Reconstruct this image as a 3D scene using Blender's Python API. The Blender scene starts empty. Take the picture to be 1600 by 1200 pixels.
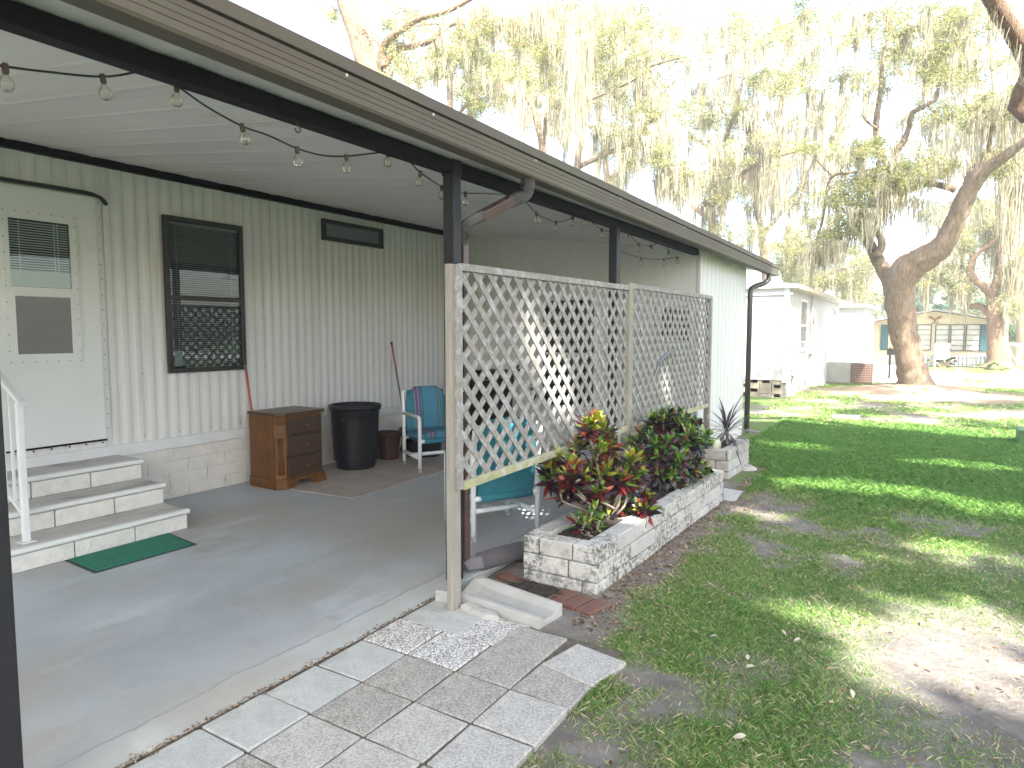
import bpy, math, random
import numpy as np
from mathutils import Vector, Matrix
random.seed(7); RNG = np.random.default_rng(7)
D = bpy.data
sc = bpy.context.scene
COL = sc.collection
PI = math.pi
# ------------------------------------------------------------------ camera model (used to survey the place)
F, CX, CY, HC = 1039.0, 800.0, 600.0, 1.6
YAW, PIT = math.radians(31.952), math.radians(4.458)
fwd = np.array([-math.sin(YAW)*math.cos(PIT), math.cos(YAW)*math.cos(PIT), -math.sin(PIT)])
rgt = np.array([math.cos(YAW), math.sin(YAW), 0.0]); upv = np.cross(rgt, fwd)
CAM = np.array([0, 0, HC])
def ray(px, py): return rgt*((px-CX)/F)+upv*((CY-py)/F)+fwd
def atY(px, py, Y): d = ray(px, py); return CAM+d*(Y/d[1])
def atX(px, py, X): d = ray(px, py); return CAM+d*(X/d[0])
def atZ(px, py, Z): d = ray(px, py); return CAM+d*((Z-HC)/d[2])
def mpp(p): return float(np.dot(np.array(p)-CAM, fwd))/F       # metres per photo pixel at p
# ------------------------------------------------------------------ numpy noise
_perm = np.random.default_rng(3).random((64, 64))
def vnoise(x, y):
    xi = np.floor(x).astype(int); yi = np.floor(y).astype(int); fx = x-xi; fy = y-yi
    fx = fx*fx*(3-2*fx); fy = fy*fy*(3-2*fy)
    g = lambda a, b: _perm[a % 64, b % 64]
    return (g(xi, yi)*(1-fx)+g(xi+1, yi)*fx)*(1-fy)+(g(xi, yi+1)*(1-fx)+g(xi+1, yi+1)*fx)*fy
def fbm(x, y, o=4):
    s = 0; a = .5; t = 0
    for k in range(o): s = s+a*vnoise(x*2**k+17*k, y*2**k+31*k); t += a; a *= .5
    return s/t
def sstep(a, b, x): t = np.clip((x-a)/(b-a), 0, 1); return t*t*(3-2*t)
# ------------------------------------------------------------------ materials
def NM(name):
    m = D.materials.new(name); m.use_nodes = True; nt = m.node_tree
    return m, nt, nt.nodes, nt.links, nt.nodes['Principled BSDF']
def c4(c): return (c[0], c[1], c[2], 1)
def mul(c, k): return tuple(max(0, min(1, v*k)) for v in c)
def coords(nt, stretch=(1, 1, 1)):
    tc = nt.nodes.new('ShaderNodeTexCoord'); mp = nt.nodes.new('ShaderNodeMapping'); mp.inputs['Scale'].default_value = stretch
    nt.links.new(tc.outputs['Object'], mp.inputs['Vector']); return mp.outputs['Vector']
def noise(nt, vec, scale, detail=5, rough=.6):
    n = nt.nodes.new('ShaderNodeTexNoise'); n.inputs['Scale'].default_value = scale; n.inputs['Detail'].default_value = detail
    n.inputs['Roughness'].default_value = rough; nt.links.new(vec, n.inputs['Vector']); return n.outputs['Fac']
def ramp(nt, fac, stops):
    r = nt.nodes.new('ShaderNodeValToRGB'); cr = r.color_ramp
    while len(cr.elements) < len(stops): cr.elements.new(.5)
    for e, (p, c) in zip(cr.elements, stops): e.position = p; e.color = c4(c)
    nt.links.new(fac, r.inputs['Fac']); return r.outputs['Color']
def mixc(nt, fac, a, b, mode='MIX'):
    m = nt.nodes.new('ShaderNodeMix'); m.data_type = 'RGBA'; m.blend_type = mode
    for s, v in ((0, fac), (6, a), (7, b)):
        if isinstance(v, (int, float)): m.inputs[s].default_value = v
        elif isinstance(v, tuple): m.inputs[s].default_value = c4(v)
        else: nt.links.new(v, m.inputs[s])
    return m.outputs[2]
def M(name, col, rough=.6, var=.15, scale=6, bump=0., bscale=60, col2=None, metal=0., stretch=(1, 1, 1), spots=None, sscale=30, sth=.62, spec=.5):
    m, nt, N, L, P = NM(name)
    v = coords(nt, stretch)
    f = noise(nt, v, scale)
    c = ramp(nt, f, [(.3, mul(col, 1-var)), (.7, col2 or mul(col, 1+var))])
    if spots:
        f2 = noise(nt, v, sscale, 8, .7)
        c = mixc(nt, ramp(nt, f2, [(sth-.06, (0, 0, 0)), (sth+.08, (1, 1, 1))]), c, spots)
    L.new(c, P.inputs['Base Color']); P.inputs['Roughness'].default_value = rough; P.inputs['Metallic'].default_value = metal
    P.inputs['Specular IOR Level'].default_value = spec
    if bump:
        b = N.new('ShaderNodeBump'); b.inputs['Strength'].default_value = bump; b.inputs['Distance'].default_value = .01
        L.new(noise(nt, v, bscale, 6), b.inputs['Height']); L.new(b.outputs['Normal'], P.inputs['Normal'])
    return m
def Mleaf(name, stops, trans=.35, rough=.5, spec=.3):
    m, nt, N, L, P = NM(name)
    a = N.new('ShaderNodeAttribute'); a.attribute_name = 'tint'
    c = ramp(nt, a.outputs['Fac'], stops)
    L.new(c, P.inputs['Base Color']); P.inputs['Roughness'].default_value = rough; P.inputs['Specular IOR Level'].default_value = spec
    t = N.new('ShaderNodeBsdfTranslucent'); L.new(c, t.inputs['Color'])
    x = N.new('ShaderNodeMixShader'); x.inputs[0].default_value = trans
    L.new(P.outputs[0], x.inputs[1]); L.new(t.outputs[0], x.inputs[2]); L.new(x.outputs[0], N['Material Output'].inputs['Surface'])
    return m
def Mglass(name, refl=1.0, tint=(.9, .95, .95), rough=.02):
    m, nt, N, L, P = NM(name); N.remove(P)
    t = N.new('ShaderNodeBsdfTransparent'); t.inputs['Color'].default_value = c4(tint)
    g = N.new('ShaderNodeBsdfGlossy'); g.inputs['Roughness'].default_value = rough
    fr = N.new('ShaderNodeFresnel'); fr.inputs['IOR'].default_value = 1.5
    mm = N.new('ShaderNodeMath'); mm.operation = 'MULTIPLY_ADD'; mm.inputs[1].default_value = refl; mm.inputs[2].default_value = .02
    L.new(fr.outputs[0], mm.inputs[0])
    x = N.new('ShaderNodeMixShader'); L.new(mm.outputs[0], x.inputs[0]); L.new(t.outputs[0], x.inputs[1]); L.new(g.outputs[0], x.inputs[2])
    L.new(x.outputs[0], N['Material Output'].inputs['Surface']); return m

m_siding = M('white_siding', (.575, .58, .565), .45, .07, 2.2, .08, 30, stretch=(1, 6, .25), spots=(.47, .45, .39), sscale=3, sth=.64)
m_siding_shed = M('shed_siding', (.58, .585, .57), .5, .06, 2.5, .1, 40, stretch=(1, 8, .2), spots=(.42, .41, .36), sscale=5, sth=.70)
m_ceil = M('ceiling_panel', (.62, .61, .585), .5, .06, 1.2, 0, stretch=(.5, 2, 1), spots=(.46, .43, .30), sscale=1.1, sth=.64)
m_dark = M('black_brown_paint', (.005, .0045, .004), .6, .3, 5, .05, spec=.15)
m_darkpost = M('dark_post_paint', (.016, .0155, .018), .5, .25, 9, .05, 40, spec=.3)
m_brownmetal = M('brown_downspout', (.075, .048, .042), .38, .25, 7, .05)
m_brownmetal2 = M('grey_brown_elbow', (.055, .048, .046), .35, .25, 9, .05)
m_gutter = M('gutter_paint', (.125, .097, .080), .6, .2, 1.6, .04, 40, stretch=(1, .5, 1), col2=(.118, .112, .07), spots=(.30, .28, .27), sscale=55, sth=.72, spec=.3)
m_white = M('white_paint', (.58, .60, .60), .4, .05, 4)
m_doorwhite = M('door_white', (.60, .615, .60), .4, .03, 2)
m_trimw = M('base_trim', (.56, .58, .585), .45, .06, 5)
m_skirt = M('painted_block', (.55, .54, .50), .75, .08, 4, .5, 45, spots=(.40, .38, .34), sscale=6, sth=.63)
m_riser = M('rough_white_block', (.55, .55, .52), .8, .1, 12, 1.0, 32, spots=(.48, .47, .44), sscale=14, sth=.6)
m_mortar = M('grey_mortar', (.17, .17, .16), .9, .15, 10)
m_tread = M('worn_tread', (.47, .455, .43), .6, .1, 5, .1, 50, stretch=(1.5, .5, 1), spots=(.20, .185, .175), sscale=2.6, sth=.60)
m_nose = M('tread_nosing', (.57, .59, .58), .5, .06, 6)
m_frame = M('window_frame_dark', (.014, .013, .012), .4, .2, 6)
m_black = M('dark_interior', (.008, .009, .010), .7, .2, 3)  # near-black backing sheets, darkness of unlit rooms and hollows put into the colour
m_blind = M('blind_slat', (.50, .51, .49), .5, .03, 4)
m_blinddark = M('blind_slat_shaded', (.22, .23, .225), .5, .05, 4)  # darker copy of the blind slat, shade put into the colour
m_screen = M('window_screen', (.15, .148, .142), .22, .06, 5)
m_glass = Mglass('window_glass', .42)
m_glass2 = Mglass('bulb_glass', .8, (.97, .95, .90))
m_wood = M('weathered_wood', (.235, .222, .20), .85, .2, 9, .4, 70, stretch=(6, 3, 3), spots=(.36, .365, .37), sscale=6, sth=.55)
m_woodpost = M('weathered_post', (.26, .24, .205), .8, .16, 5, .35, 60, stretch=(8, 8, .7), spots=(.24, .25, .15), sscale=3, sth=.58)
m_woodgreen = M('algae_rail', (.30, .30, .17), .85, .2, 7, .3, 60, spots=(.42, .40, .33), sscale=9, sth=.55)
m_dresser = M('stained_oak', (.072, .028, .0065), .4, .3, 4, .05, 60, col2=(.155, .062, .013), stretch=(6, 6, 1.2), spec=.3)
m_drawer = M('drawer_front', (.040, .0155, .006), .4, .25, 3, .05, 60, stretch=(2, 2, 14))
m_dressertop = M('dresser_top', (.05, .021, .008), .35, .2, 3, stretch=(3, 14, 3))
m_groove = M('dark_groove', (.018, .009, .005), .6)
m_brass = M('aged_brass', (.20, .14, .07), .4, .2, 9, metal=.8)
m_bin = M('black_plastic', (.0055, .0055, .0085), .42, .15, 6, spec=.3)
m_redpot = M('dark_red_plastic', (.045, .013, .011), .5, .2, 6)
m_pvc = M('white_pvc', (.68, .71, .72), .35, .05, 6)
m_caster = M('grey_caster', (.34, .32, .32), .5, .1, 9)
m_rug = M('beige_rug', (.36, .31, .27), .95, .14, 4, .5, 220, spots=(.16, .14, .12), sscale=5, sth=.66)
m_mat = M('green_mat', (.010, .17, .105), .95, .18, 9, .6, 260)
m_matedge = M('green_mat_rubber', (.03, .045, .04), .8)
m_red = M('red_handle', (.33, .05, .03), .4, .15, 9)
m_greyhandle = M('grey_handle', (.10, .12, .13), .4, .15, 9)
m_cord = M('cord_black', (.012, .012, .011), .5)
m_socket = M('bulb_socket', (.055, .035, .028), .5)
def lichen(name, base, dark, lo=.44):
    m, nt, N, L, P = NM(name); v = coords(nt)
    c = ramp(nt, noise(nt, v, 6), [(.3, mul(base, .86)), (.7, mul(base, 1.1))])
    big = ramp(nt, noise(nt, v, 3.2, 4, .6), [(lo, (0, 0, 0)), (lo+.18, (1, 1, 1))])
    fine = ramp(nt, noise(nt, v, 34, 8, .75), [(.46, (0, 0, 0)), (.56, (1, 1, 1))])
    c = mixc(nt, mixc(nt, 1.0, big, fine, 'MULTIPLY'), c, dark)
    c = mixc(nt, ramp(nt, noise(nt, v, 55, 6, .7), [(.58, (0, 0, 0)), (.66, (.55, .55, .55))]), c, mul(dark, 1.8))
    L.new(c, P.inputs['Base Color']); P.inputs['Roughness'].default_value = .92; P.inputs['Specular IOR Level'].default_value = .2
    b = N.new('ShaderNodeBump'); b.inputs['Strength'].default_value = 1; b.inputs['Distance'].default_value = .018; L.new(noise(nt, v, 26, 7, .65), b.inputs['Height']); L.new(b.outputs['Normal'], P.inputs['Normal'])
    return m
m_block = lichen('lichen_block', (.50, .49, .45), (.115, .115, .105), .37)
m_blockclean = M('pale_block', (.40, .395, .37), .85, .1, 8, .6, 45, spots=(.24, .23, .21), sscale=16, sth=.62)
m_block2 = M('grey_block', (.37, .355, .32), .9, .14, 7, .9, 40, spots=(.26, .24, .21), sscale=8, sth=.6)
m_soil = M('dark_mulch', (.030, .022, .018), .95, .5, 30, 1.0, 70, spots=(.10, .085, .07), sscale=70, sth=.66)
m_brick = M('red_brick', (.155, .070, .050), .9, .25, 9, .6, 60, spots=(.10, .085, .055), sscale=12, sth=.56)
m_splash = M('splash_concrete', (.35, .35, .325), .85, .1, 6, .3, 70, spots=(.34, .33, .28), sscale=7, sth=.56)
m_flex = M('flex_pipe', (.13, .125, .135), .5, .15, 9)
m_stem = M('plant_stem', (.26, .23, .18), .8, .2, 20)
m_roof = M('pale_roof', (.55, .54, .52), .7, .1, 4)
m_tan = M('tan_fascia', (.34, .29, .22), .6, .1, 4)
m_nwhite = M('neighbour_white', (.40, .40, .395), .5, .07, 2.5, .05, 20, stretch=(3, 3, .3))
m_nblock = M('neighbour_block', (.30, .26, .20), .9, .25, 6, .5, 30)
m_stone = M('mottled_stone', (.42, .41, .38), .9, .2, 7, .6, 20, spots=(.14, .14, .13), sscale=7, sth=.52)
m_acgrey = M('cabinet_grey', (.36, .37, .33), .5, .1, 4)
m_acbrown = M('grille_brown', (.12, .068, .05), .5, .15, 9)
m_yellow = M('cream_yellow_siding', (.64, .55, .38), .6, .06, 4)
m_teal = M('teal_shutter', (.014, .085, .10), .5, .15, 6)
m_louver = M('louver_glass', (.52, .53, .48), .25, .1, 3)
m_concblock = M('grey_concrete', (.22, .21, .185), .9, .15, 6, .4, 40)
m_greenbox = M('utility_green', (.045, .13, .035), .5, .12, 8)
m_bark = M('oak_bark', (.245, .18, .12), .95, .3, 5, 1.0, 24, col2=(.39, .29, .19), stretch=(4, 4, .9), spots=(.30, .29, .24), sscale=2.4, sth=.58)
m_barkred = M('oak_bark_reddish', (.29, .175, .115), .95, .3, 6, 1.0, 26, col2=(.45, .29, .19), stretch=(5, 5, .8), spots=(.22, .2, .15), sscale=2.0, sth=.62)
for mm_ in (m_bark, m_barkred):
    for n_ in mm_.node_tree.nodes:
        if n_.type == 'BUMP': n_.inputs['Distance'].default_value = .07
m_oakleaf = Mleaf('oak_leaf', [(0, (.13, .145, .05)), (.45, (.27, .28, .10)), (.8, (.38, .38, .18)), (1, (.48, .45, .28))], .48)
m_moss = Mleaf('spanish_moss', [(0, (.22, .19, .12)), (.5, (.40, .37, .27)), (1, (.52, .49, .40))], .4, .9, .05)
m_bushleaf = Mleaf('bush_leaf', [(0, (.025, .06, .02)), (1, (.10, .19, .05))], .3)
m_bluebush = Mleaf('bluish_leaf', [(0, (.05, .11, .07)), (1, (.14, .24, .15))], .3)
m_grass = Mleaf('grass_blade', [(0, (.08, .205, .038)), (.40, (.15, .285, .062)), (.70, (.26, .34, .11)), (.85, (.40, .345, .19)), (1, (.54, .45, .30))], .3, .55, .2)
m_cr_g = Mleaf('croton_green', [(0, (.03, .095, .016)), (.5, (.12, .235, .03)), (1, (.45, .45, .05))], .25, .3, .5)
m_cr_r = Mleaf('croton_red', [(0, (.07, .010, .014)), (.5, (.20, .022, .02)), (1, (.36, .10, .03))], .25, .3, .5)
m_cr_d = Mleaf('croton_dark', [(0, (.012, .010, .012)), (.6, (.045, .017, .024)), (1, (.10, .03, .035))], .2, .3, .5)
m_drac = Mleaf('dracaena_leaf', [(0, (.035, .03, .035)), (1, (.11, .085, .09))], .2, .35, .5)
m_dry = Mleaf('dry_leaf', [(0, (.40, .33, .22)), (1, (.60, .56, .46))], .2, .7)
m_teal_fab = M('teal_fabric', (.018, .15, .19), .85, .12, 30, .1, 300)

def striped_fabric():
    m, nt, N, L, P = NM('striped_cushion')
    tc = N.new('ShaderNodeTexCoord'); sx = N.new('ShaderNodeSeparateXYZ'); L.new(tc.outputs['Object'], sx.inputs[0])
    md = N.new('ShaderNodeMath'); md.operation = 'MULTIPLY_ADD'; md.inputs[1].default_value = 1/.56; md.inputs[2].default_value = .5
    L.new(sx.outputs['X'], md.inputs[0])
    r = N.new('ShaderNodeValToRGB'); cr = r.color_ramp; cr.interpolation = 'CONSTANT'
    st = [(0, (.02, .16, .21)), (.16, (.10, .20, .23)), (.19, (.02, .15, .20)), (.22, (.22, .22, .20)), (.24, (.05, .14, .16)), (.29, (.05, .20, .32)), (.60, (.02, .15, .20)), (.66, (.14, .06, .17)), (.70, (.30, .26, .32)), (.72, (.12, .04, .16)), (.77, (.26, .22, .28)), (.79, (.02, .15, .2)), (.9, (.05, .2, .3))]
    while len(cr.elements) < len(st): cr.elements.new(.5)
    for e, (p, c) in zip(cr.elements, st): e.position = p; e.color = c4(c)
    L.new(md.outputs[0], r.inputs['Fac'])
    L.new(mixc(nt, .25, r.outputs['Color'], ramp(nt, noise(nt, coords(nt), 40), [(.3, (.02, .1, .13)), (.7, (.12, .26, .32))])), P.inputs['Base Color'])
    P.inputs['Roughness'].default_value = .9; return m
m_stripe = striped_fabric()

def mulf(nt, sock, k):
    m = nt.nodes.new('ShaderNodeMath'); m.operation = 'MULTIPLY'; m.inputs[1].default_value = k; nt.links.new(sock, m.inputs[0]); return m.outputs[0]
def patio_mat():
    m, nt, N, L, P = NM('patio_concrete')
    v = coords(nt)
    c = ramp(nt, noise(nt, v, 1.1, 6, .6), [(.28, (.315, .33, .335)), (.5, (.385, .415, .435)), (.74, (.45, .495, .525))])
    c = mixc(nt, ramp(nt, noise(nt, coords(nt, (1, .5, 1)), 2.4, 8, .68), [(.56, (0, 0, 0)), (.72, (.9, .9, .9))]), c, (.31, .295, .27))
    c = mixc(nt, ramp(nt, noise(nt, v, 46, 3), [(.66, (0, 0, 0)), (.74, (.35, .35, .35))]), c, (.17, .16, .145))
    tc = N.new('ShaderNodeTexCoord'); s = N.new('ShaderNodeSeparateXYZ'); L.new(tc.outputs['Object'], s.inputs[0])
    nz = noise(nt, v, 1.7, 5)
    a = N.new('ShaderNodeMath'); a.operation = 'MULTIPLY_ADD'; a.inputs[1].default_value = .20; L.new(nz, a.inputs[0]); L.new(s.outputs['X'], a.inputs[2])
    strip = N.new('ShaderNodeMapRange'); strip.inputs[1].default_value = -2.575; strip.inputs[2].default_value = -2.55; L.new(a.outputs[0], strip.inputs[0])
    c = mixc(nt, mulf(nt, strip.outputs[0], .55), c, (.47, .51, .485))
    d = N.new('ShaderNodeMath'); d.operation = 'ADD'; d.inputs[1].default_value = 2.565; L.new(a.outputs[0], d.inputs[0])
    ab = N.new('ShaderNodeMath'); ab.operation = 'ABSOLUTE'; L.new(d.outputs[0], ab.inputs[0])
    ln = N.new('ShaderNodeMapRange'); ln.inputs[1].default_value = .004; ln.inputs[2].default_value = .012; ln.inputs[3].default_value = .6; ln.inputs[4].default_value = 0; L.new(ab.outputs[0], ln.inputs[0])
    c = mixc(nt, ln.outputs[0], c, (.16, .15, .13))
    c = mixc(nt, ramp(nt, noise(nt, coords(nt, (.35, 1.1, 1)), 5.5, 8, .72), [(.60, (0, 0, 0)), (.70, (.55, .55, .55))]), c, (.25, .235, .21))
    c = mixc(nt, ramp(nt, noise(nt, coords(nt, (.8, .5, 1)), .8, 7, .62), [(.47, (0, 0, 0)), (.60, (.8, .8, .8))]), c, (.365, .345, .305))
    c = mixc(nt, ramp(nt, noise(nt, coords(nt, (1.4, .5, 1)), 1.3, 7, .65), [(.56, (0, 0, 0)), (.68, (.7, .7, .7))]), c, (.49, .545, .58))
    c = mixc(nt, ramp(nt, noise(nt, coords(nt, (2.2, .9, 1)), 9, 8, .75), [(.66, (0, 0, 0)), (.72, (.5, .5, .5))]), c, (.2, .18, .15))
    L.new(c, P.inputs['Base Color']); P.inputs['Roughness'].default_value = .62; P.inputs['Specular IOR Level'].default_value = .35
    b = N.new('ShaderNodeBump'); b.inputs['Strength'].default_value = .15; b.inputs['Distance'].default_value = .01; L.new(noise(nt, v, 25, 6), b.inputs['Height']); L.new(b.outputs[0], P.inputs['Normal'])
    return m
def ground_mat():
    m, nt, N, L, P = NM('sandy_lawn')
    v = coords(nt); at = N.new('ShaderNodeAttribute'); at.attribute_name = 'cover'
    sand = ramp(nt, noise(nt, v, 5, 8, .7), [(.3, (.125, .112, .10)), (.55, (.21, .19, .17)), (.75, (.33, .30, .265))])
    sand = mixc(nt, ramp(nt, noise(nt, v, 30, 6, .7), [(.52, (0, 0, 0)), (.68, (.8, .8, .8))]), sand, (.17, .125, .085))
    gr = ramp(nt, noise(nt, v, 9, 8, .7), [(.3, (.07, .12, .03)), (.55, (.12, .19, .05)), (.75, (.22, .21, .10))])
    c = mixc(nt, at.outputs['Fac'], sand, gr)
    at2 = N.new('ShaderNodeAttribute'); at2.attribute_name = 'litter'
    lit = ramp(nt, noise(nt, v, 14, 8, .75), [(.3, (.24, .165, .105)), (.6, (.37, .28, .20)), (.8, (.45, .37, .29))])
    c = mixc(nt, at2.outputs['Fac'], c, lit)
    L.new(c, P.inputs['Base Color']); P.inputs['Roughness'].default_value = .95; P.inputs['Specular IOR Level'].default_value = .15
    b = N.new('ShaderNodeBump'); b.inputs['Strength'].default_value = .8; b.inputs['Distance'].default_value = .03; L.new(noise(nt, v, 22, 8, .7), b.inputs['Height']); L.new(b.outputs[0], P.inputs['Normal'])
    return m
def agg_mat(name, base, dark, light, amt):
    m, nt, N, L, P = NM(name); v = coords(nt)
    vo = N.new('ShaderNodeTexVoronoi'); vo.inputs['Scale'].default_value = 150; L.new(v, vo.inputs['Vector'])
    sep = N.new('ShaderNodeSeparateColor'); L.new(vo.outputs['Color'], sep.inputs[0])
    st = ramp(nt, sep.outputs[0], [(.2, dark), (.5, base), (.8, light)])
    bg = ramp(nt, noise(nt, v, 7, 8, .7), [(.3, mul(base, .72)), (.7, mul(base, 1.15))])
    c = mixc(nt, amt, bg, st)
    c = mixc(nt, ramp(nt, noise(nt, v, 4, 8, .72), [(.58, (0, 0, 0)), (.74, (.7, .7, .7))]), c, mul(base, .42))
    L.new(c, P.inputs['Base Color']); P.inputs['Roughness'].default_value = .9
    b = N.new('ShaderNodeBump'); b.inputs['Strength'].default_value = .5; b.inputs['Distance'].default_value = .006; L.new(noise(nt, v, 90, 4), b.inputs['Height']); L.new(b.outputs[0], P.inputs['Normal'])
    return m
m_patio = patio_mat(); m_ground = ground_mat()
m_pv_pale = agg_mat('paver_pale', (.42, .435, .41), (.31, .31, .29), (.5, .51, .48), .3)
m_pv_grey = agg_mat('paver_grey', (.315, .30, .262), (.15, .14, .12), (.47, .455, .41), .5)
m_pv_mid = agg_mat('paver_mid', (.40, .387, .345), (.21, .20, .18), (.54, .525, .48), .45)
m_pv_agg = agg_mat('paver_pebbled', (.45, .435, .40), (.13, .13, .12), (.68, .67, .63), .85)
m_road = M('sunny_concrete', (.46, .44, .41), .9, .12, 1.5, .2, 30)

# ------------------------------------------------------------------ mesh builder
class MB:
    def __init__(s): s.v = []; s.f = []; s.mi = []
    def add(s, vs, fs, mi=0):
        o = len(s.v); s.v += [tuple(map(float, p)) for p in vs]
        for f in fs: s.f.append(tuple(i+o for i in f)); s.mi.append(mi)
        return s
    def box(s, x0, x1, y0, y1, z0, z1, mi=0, T=None):
        vs = [(x, y, z) for z in (z0, z1) for y in (y0, y1) for x in (x0, x1)]
        if T is not None: vs = [tuple(T @ Vector(p)) for p in vs]
        return s.add(vs, [(0, 2, 3, 1), (4, 5, 7, 6), (0, 1, 5, 4), (2, 6, 7, 3), (0, 4, 6, 2), (1, 3, 7, 5)], mi)
    def tube(s, pts, rad, n=8, mi=0, cap=True, wob=0, ribs=None):
        pts = [Vector(p) for p in pts]; R = rad if isinstance(rad, (list, tuple)) else [rad]*len(pts)
        vs = []; prev = None
        for i, p in enumerate(pts):
            t = (pts[min(i+1, len(pts)-1)]-pts[max(i-1, 0)]).normalized()
            if prev is None:
                a = Vector((0, 0, 1)) if abs(t.z) < .9 else Vector((1, 0, 0)); u = t.cross(a).normalized()
            else: u = (prev-t*prev.dot(t)).normalized()
            prev = u; w = t.cross(u)
            for k in range(n):
                a = 2*PI*k/n; r = R[i]*(1+(random.uniform(-wob, wob) if wob else 0))
                vs.append(p+(u*math.cos(a)+w*math.sin(a))*r)
        fs = [(i*n+k, i*n+(k+1) % n, (i+1)*n+(k+1) % n, (i+1)*n+k) for i in range(len(pts)-1) for k in range(n)]
        if cap: fs += [tuple(range(n))[::-1], tuple(range((len(pts)-1)*n, len(pts)*n))]
        return s.add(vs, fs, mi)
    def sweep(s, pts, w, h, mi=0):   # rectangular section
        pts = [Vector(p) for p in pts]; vs = []; prev = None
        for i, p in enumerate(pts):
            t = (pts[min(i+1, len(pts)-1)]-pts[max(i-1, 0)]).normalized()
            if prev is None:
                a = Vector((1, 0, 0)) if abs(t.x) < .9 else Vector((0, 1, 0)); u = t.cross(a).normalized()
            else: u = (prev-t*prev.dot(t)).normalized()
            prev = u; q = t.cross(u)
            for a, b in ((-1, -1), (1, -1), (1, 1), (-1, 1)): vs.append(p+u*(a*w/2)+q*(b*h/2))
        fs = [(i*4+k, i*4+(k+1) % 4, i*4+4+(k+1) % 4, i*4+4+k) for i in range(len(pts)-1) for k in range(4)]
        fs += [(3, 2, 1, 0), tuple(range(len(vs)-4, len(vs)))]
        return s.add(vs, fs, mi)
    def lathe(s, c, prof, n=24, mi=0, flat=0):
        vs = [(c[0]+r*math.cos(2*PI*k/n), c[1]+r*math.sin(2*PI*k/n), c[2]+z) for r, z in prof for k in range(n)]
        fs = [(i*n+k, i*n+(k+1) % n, (i+1)*n+(k+1) % n, (i+1)*n+k) for i in range(len(prof)-1) for k in range(n)]
        return s.add(vs, fs, mi)
    def prism(s, poly, axis, a, b, mi=0):
        f = {'x': lambda p, t: (t, p[0], p[1]), 'y': lambda p, t: (p[0], t, p[1]), 'z': lambda p, t: (p[0], p[1], t)}[axis]
        n = len(poly); vs = [f(p, a) for p in poly]+[f(p, b) for p in poly]
        return s.add(vs, [tuple(range(n))[::-1], tuple(range(n, 2*n))]+[(k, (k+1) % n, n+(k+1) % n, n+k) for k in range(n)], mi)
    def build(s, name, mats, parent=None, smooth=False, bevel=0, fix=True):
        me = D.meshes.new(name); me.from_pydata(s.v, [], s.f)
        mats = mats if isinstance(mats, (list, tuple)) else [mats]
        for m in mats: me.materials.append(m)
        if len(mats) > 1: me.polygons.foreach_set('material_index', s.mi)
        if smooth: me.polygons.foreach_set('use_smooth', [True]*len(me.polygons))
        me.update()
        if fix:
            import bmesh
            bm = bmesh.new(); bm.from_mesh(me); bmesh.ops.recalc_face_normals(bm, faces=bm.faces); bm.to_mesh(me); bm.free()
        o = D.objects.new(name, me); COL.objects.link(o)
        if parent is not None:
            o.parent = parent; o.matrix_parent_inverse = Matrix.Identity(4)
            o.location = -Vector(parent.location) if parent.get('world_parts') else (0, 0, 0)
        if bevel:
            b = o.modifiers.new('bevel', 'BEVEL'); b.width = bevel; b.segments = 2; b.limit_method = 'ANGLE'
        return o
def qmesh(name, V, Fq, mats, parent=None, attr=None, mi=None, smooth=False):
    """fast mesh from numpy: V (n,3), Fq (m,k)"""
    me = D.meshes.new(name); n = len(V); m, k = Fq.shape
    me.vertices.add(n); me.vertices.foreach_set('co', np.asarray(V, np.float32).ravel())
    me.loops.add(m*k); me.loops.foreach_set('vertex_index', Fq.astype(np.int32).ravel())
    me.polygons.add(m); me.polygons.foreach_set('loop_start', np.arange(m, dtype=np.int32)*k)
    try: me.polygons.foreach_set('loop_total', np.full(m, k, np.int32))
    except Exception: pass
    mats = mats if isinstance(mats, (list, tuple)) else [mats]
    for mt in mats: me.materials.append(mt)
    if mi is not None: me.polygons.foreach_set('material_index', np.asarray(mi, np.int32))
    if smooth: me.polygons.foreach_set('use_smooth', np.ones(m, bool))
    me.update(calc_edges=True)
    for an, av in (attr or {}).items():
        a = me.attributes.new(an, 'FLOAT', 'POINT'); a.data.foreach_set('value', np.asarray(av, np.float32))
    o = D.objects.new(name, me); COL.objects.link(o)
    if parent is not None:
        o.parent = parent
        o.location = -Vector(parent.location) if parent.get('world_parts') else (0, 0, 0)
    return o
def tag(o, label, cat, group=None):
    o['label'] = label; o['category'] = cat
    if group: o['group'] = group
    return o
def struct(o, kind='structure'): o['kind'] = kind; return o
def thing(name, label, cat, loc=(0, 0, 0), rz=0, group=None, world=True):
    """Empty at the base of a thing; with world=True its parts are given in world coordinates"""
    o = D.objects.new(name, None); COL.objects.link(o); o.location = loc; o.rotation_euler = (0, 0, rz)
    o.empty_display_size = .1
    if world: o['world_parts'] = 1
    return tag(o, label, cat, group)
def copy_thing(root, loc, rz=0, label=None):
    c = root.copy(); COL.objects.link(c); c.location = loc; c.rotation_euler = (0, 0, rz)
    if label: c['label'] = label
    for ch in list(root.children):
        d = ch.copy(); COL.objects.link(d); d.parent = c
        for g in list(ch.children):
            e = g.copy(); COL.objects.link(e); e.parent = d
    return c
def part(mb, name, mats, parent, **k): return mb.build(name, mats, parent, **k)

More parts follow.
